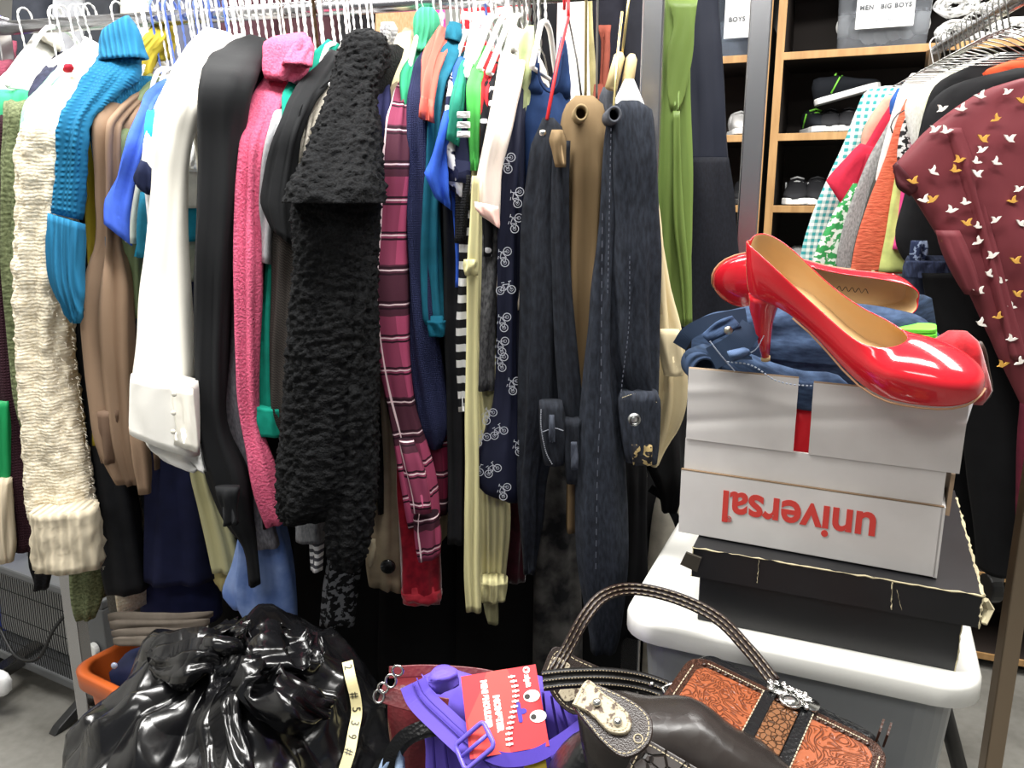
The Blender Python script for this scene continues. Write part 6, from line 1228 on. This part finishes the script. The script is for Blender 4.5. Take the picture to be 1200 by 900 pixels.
# ---------------------------------------------------------------- black bin bag
bagm = mat('101012', 'glossbag')
BC = Vector((-.392, 1.0, .372)); BR = (.242, .25, .355)
bb = thing('bin_bag', 'shiny black bin bag tied in a knot, filling the lower left', 'bag', (BC.x, BC.y, .02))
vs = []; fs = []; NA, NB_ = 150, 220
tiltv = Vector((.03, -.10, 1)).normalized(); tx = Vector((1, 0, 0)); tx = (tx - tiltv*tx.dot(tiltv)).normalized(); ty = tiltv.cross(tx)
for i in range(NA+1):
    th_ = pi*(i/NA)**.85
    for k in range(NB_):
        ph = 2*pi*k/NB_; se = math.copysign(abs(sin(th_))**.62, sin(th_)); ce = math.copysign(abs(cos(th_))**.85, cos(th_))
        d_ = tx*(cos(ph)*se) + ty*(sin(ph)*se) + tiltv*ce
        p = BC + Vector((d_.x*BR[0], d_.y*BR[1], d_.z*BR[2]))
        pl_ = math.exp(-th_*1.15)*min(1, th_*4)
        wv = ph*11 + 1.6*noise.noise(Vector((cos(ph)*2, sin(ph)*2, th_))) + th_*.6
        r_ = .026*pl_*(abs(sin(wv*.5))-.4) + .016*pl_*sin(ph*5+th_*3)
        q_ = Vector((p.x*8, p.y*8, p.z*8)); rd = (1-abs(noise.noise(q_)*2))
        r_ += .030*(rd-.5)*min(1, th_*1.4) + .012*(1-abs(noise.noise(q_*1.9+Vector((3, 1, 2)))*2)-.5) + .0015*(1-abs(noise.noise(q_*6)*2)-.5)
        pin = .045*math.exp(-(th_/.30)**2)*-1
        p = p + d_.normalized()*r_ + tiltv*(.015*math.exp(-(th_/.22)**2)); p.z = max(.004, p.z)
        vs.append(p)
for i in range(NA):
    for k in range(NB_): fs.append((i*NB_+k, (i+1)*NB_+k, (i+1)*NB_+(k+1) % NB_, i*NB_+(k+1) % NB_))
mesh_obj('bag_body', vs, fs, bagm, bb)
bagv = vs
def on_bag(px, py, out=.004):
    """nearest bag vertex seen along the line of sight through a photo point"""
    r = ray(px, py).normalized(); o_ = Vector((0, 0, H)); best = None; bd__ = 1e9
    for v in bagv:
        w_ = v-o_; t__ = w_.dot(r); e = (w_ - r*t__).length
        if e < .008 and t__ < bd__: bd__ = t__; best = v
    if best is None:
        best = min(bagv, key=lambda v: ((v-o_) - r*(v-o_).dot(r)).length)
    return o_ + r*((best-o_).dot(r)-out)
KP = on_bag(268, 772, 0)
print('knot', KP)
mb = MB(); rnd = random.Random(2)
for j in range(3):
    q = []
    for i in range(15):
        a = 2*pi*i/14; q.append(KP + Vector((cos(a)*.020, -.030+sin(a*2+j)*.008, .018+sin(a)*.016+j*.005)))
    mb.tube(q[:-1], .012, 8, True)
o = mb.obj('knot', bagm, bb, True)
def bagflap(name, rows, th=.03, **k):
    pr = []
    for xl, yl, xr, yr, out in rows: pr.append((on_bag(xl, yl, out), on_bag(xr, yr, out)))
    return loft(name, pr, bagm, bb, th, hollow=False, N=40, M=44, fold=k.pop('fold', .007), fk=5, wob=.016, **k)
bagflap('bag_ear', [(262, 764, 262, 782, .03), (240, 752, 238, 790, .035), (212, 746, 210, 796, .04), (184, 750, 186, 794, .04), (172, 768, 174, 780, .03)], .04)
bagflap('bag_ear', [(272, 760, 274, 780, .03), (300, 744, 306, 782, .04), (335, 738, 342, 784, .05), (364, 744, 368, 786, .04), (380, 758, 380, 778, .03)], .04)
bagflap('bag_ear', [(246, 770, 270, 768, .03), (236, 752, 272, 746, .05), (242, 740, 292, 734, .06), (256, 732, 290, 728, .06)], .03)
bagflap('bag_tail', [(258, 778, 278, 780, .04), (246, 804, 278, 806, .03), (240, 834, 280, 838, .025), (236, 868, 288, 870, .02), (234, 905, 298, 905, .02)], .028)
bagflap('bag_ear', [(276, 788, 284, 798, .03), (300, 790, 300, 824, .04), (335, 796, 330, 846, .045), (368, 808, 362, 848, .045), (390, 824, 386, 838, .035)], .045)
# masking tape with handwriting
tp_ = [(407, 775), (411, 795), (416, 815), (418, 835), (414, 858), (410, 880), (403, 903)]
tpt = [on_bag(x, y, .008) for x, y in tp_]
mb = MB(); ribbon(mb, tpt, .0145, .0006, 40); to = mb.obj('masking_tape', mat('e3d9a8', 'card', .6, 'd9cd98'), bb)
q = spline(tpt, 100)
for ch, i in (('2', 6), ('#', 32), ('5', 45), ('3', 57), ('9', 69), ('#', 83)):
    p = q[i]; tg = (q[i+1]-q[i-1]).normalized(); vw = (Vector((0, 0, H))-p).normalized(); up = vw.cross(tg).normalized(); fr = frame(p + vw*.0012, tg, up, vw); text('handwriting', ch, .0155, fr, -.004, -.0055, mat('1a1712', 'hard'), to, .0, 'LEFT', 0, .9, .0002)
# ---------------------------------------------------------------- lower left: basket, heater, blue tote
ora = mat('d0642a', 'hard', .4); 
bO = at(82, 782, 1.36); zr_ = bO.z
cA = atz(82, 782, zr_); cB = atz(196, 838, zr_); cC = atz(142, 738, zr_)
e1 = (cB-cA); e1.z = 0; W_ = .30; e1.normalize(); e2 = Vector((-e1.y, e1.x, 0)); Lb = .175
fb_ = frame(cA, e1, e2)
print('basket', cA, cB, cC, zr_)
bk_ = thing('basket', 'orange plastic basket of folded clothes behind the bin bag', 'basket', fb_(W_/2, Lb/2, 0)); bk_.location.z = 0
vs = []; fs = []; lv = [(.06, .03, 0), (.02, .035, zr_-.02), (.006, .04, zr_-.02-cA.z+cA.z)]
def ringp(ins, r, z): return [Vector((p.x, p.y, z)) for p in (fb_(a, b, 0) for a, b in rrect(ins, W_-ins, ins, Lb-ins, r, 6))]
levels = [ringp(.05, .03, .0), ringp(.022, .035, zr_-.10), ringp(.016, .035, zr_-.095), ringp(.010, .04, zr_-.03), ringp(-.004, .045, zr_-.034), ringp(-.006, .046, zr_-.004), ringp(0, .045, zr_), ringp(.008, .04, zr_), ringp(.014, .038, zr_-.004), ringp(.026, .034, zr_-.15), ringp(.055, .03, .01)]
k = len(levels[0]); vs = [p for l in levels for p in l]
for j in range(len(levels)-1):
    for i in range(k): fs.append((j*k+i, j*k+(i+1) % k, (j+1)*k+(i+1) % k, (j+1)*k+i))
fs += [tuple(range(k-1, -1, -1)), tuple((len(levels)-1)*k+i for i in range(k))]
mesh_obj('basket_shell', vs, fs, ora, bk_, smooth=True).modifiers.new('w', 'WEIGHTED_NORMAL')
t = FG('jacket', 'navy blue jacket with snap button inside the orange basket', 'jacket', mat('333c63', 'satin', .6), [(128, 790, 132, 806, 0), (150, 770, 160, 822, 0), (180, 756, 190, 840, 0), (215, 744, 220, 850, 0), (250, 740, 250, 850, 0)], 1.36, .16, hollow=False, wob=.012, fold=.006)
mb = MB(); mb.ball(at(134, 780, 1.275), (.006, .004, .006)); mb.obj('snap_button', mat('8d93a8', 'gloss'), t, True)
tau = mat('6b6259')
ft = thing('trousers', 'taupe trousers folded flat on top of the orange basket', 'trousers', at(190, 750, 1.36))
for i, (y, xr) in enumerate(((722, 250), (731, 246), (741, 238), (750, 230))):
    pr = rows_world([(126+i*2, y-2, 127+i*2, y+5, 0), (138, y-4, 138, y+7, 0), (180, y-4, 180, y+7, 0), (215, y-4, 216, y+7, 0), (xr-6, y-6, xr-4, y+4, 0), (xr, y-6, xr, y, 0)], 1.33+i*-.012); loft('folded_layer', pr, tau, ft, .16, hollow=False, fold=.001, wob=.004)
P(ft, 'end_fold', [(214, 724, 222, 732, 0), (232, 728, 226, 746, 0), (222, 744, 214, 756, 0)], tau, -.09, .05, D=1.33, hollow=False) if ft.get('_D') else None
t = FG('sweater', 'grey fuzzy sweater hem hanging behind the navy cuff', 'sweater', mat('5f5c57', 'fuzz', None, '48453f', .8), [(560, 118, 160), (660, 120, 165), (700, 128, 170), (722, 134, 172)], 1.62, .05)
# heater
hz = .34; hA = atz(-60, 660, hz)
hp1 = atz(10, 690, hz); 
hO = Vector((-1.62, 2.36, 0)); hX = Vector((.80, -.34, 0))
fl_ = at(62, 826, 1.96)
hd = (Vector((.88, -.47, 0))).normalized(); hn = Vector((-hd.y, hd.x, 0)); hO = at(130, 800, 1.86); hO = Vector((hO.x, hO.y, 0)) - hd*.66
hfm = frame(hO, hd, hn)
ht = thing('heater', 'grey convector heater with black wire grille on the floor', 'heater', hfm(.33, .06, 0))
grey = mat('5d5f61', 'hard', .5); dk = mat('1b1c1d', 'hard', .5)
mb = MB(); mb.box(hfm, 0, .66, 0, .14, .335, .36); mb.box(hfm, 0, .66, .11, .14, .09, .335); bevel(mb.obj('top_housing', grey, ht), .006)
mb = MB(); mb.box(hfm, 0, .66, -.005, .14, .06, .09); bevel(mb.obj('bottom_housing', grey, ht), .006)
mb = MB(); mb.box(hfm, .58, .66, 0, .14, .09, .335); bevel(mb.obj('control_panel', grey, ht), .004)
mb = MB(); mb.tube([hfm(.62, -.003, .22), hfm(.62, -.018, .22)], .018, 16); bevel(mb.obj('knob', mat('e8e8e6', 'hard'), ht), .002)
mb = MB(); mb.box(hfm, .01, .57, .06, .064, .1, .33); mb.obj('heating_panel', mat('a8a8a6', 'hard', .5), ht)
for i in range(57):
    mb = MB(); x = .01+i*.0101; mb.tube([hfm(x, .0, .088), hfm(x, -.004, .2), hfm(x, .0, .337)], .0014, 5); mb.obj('grille_wire', dk, ht)
for z in (.13, .21, .29):
    mb = MB(); mb.tube([hfm(.005, .001, z), hfm(.58, .001, z)], .0014, 5); mb.obj('grille_wire', dk, ht)
for x in (.12, .54):
    mb = MB(); mb.prism([(-.10, 0), (-.085, .016), (.0, .06), (.10, .06), (.20, .012), (.20, 0), (.17, 0), (.10, .03), (.02, .03), (-.08, 0)], -.014, .014, frame(hfm(x, 0, 0), hn, (0, 0, 1))); bevel(mb.obj('foot', dk, ht), .003)
for i in range(8):
    mb = MB(); mb.box(hfm, .30+i*.03, .32+i*.03, .05, .056, .36, .3606); mb.obj('vent_slot', dk, ht)
mb = MB(); mb.tube(spline([hfm(.56, -.01, .33), hfm(.50, -.03, .26), hfm(.40, -.03, .14), hfm(.30, -.03, .12), hfm(.22, -.02, .18)], 24), .005, 6); mb.obj('power_cord', dk, ht, True)
t = FG('tote_bag', 'bright blue bag standing behind the heater at the left edge', 'bag', mat('2140b0', 'satin', .5), [(560, -60, 40), (620, -60, 40), (680, -60, 38), (800, -60, 36)], 2.25, .14, 'bag_body', hollow=False)
t = FG('socket_box', 'white plastic block on the floor at the lower left corner', 'box', mat('e6e6e6', 'hard'), [(-30, 784, -30, 812, 0), (-6, 786, -6, 814, 0), (10, 790, 9, 812, 0), (14, 796, 14, 808, 0)], 1.9, .08, 'block', hollow=False, fold=0, wob=0)
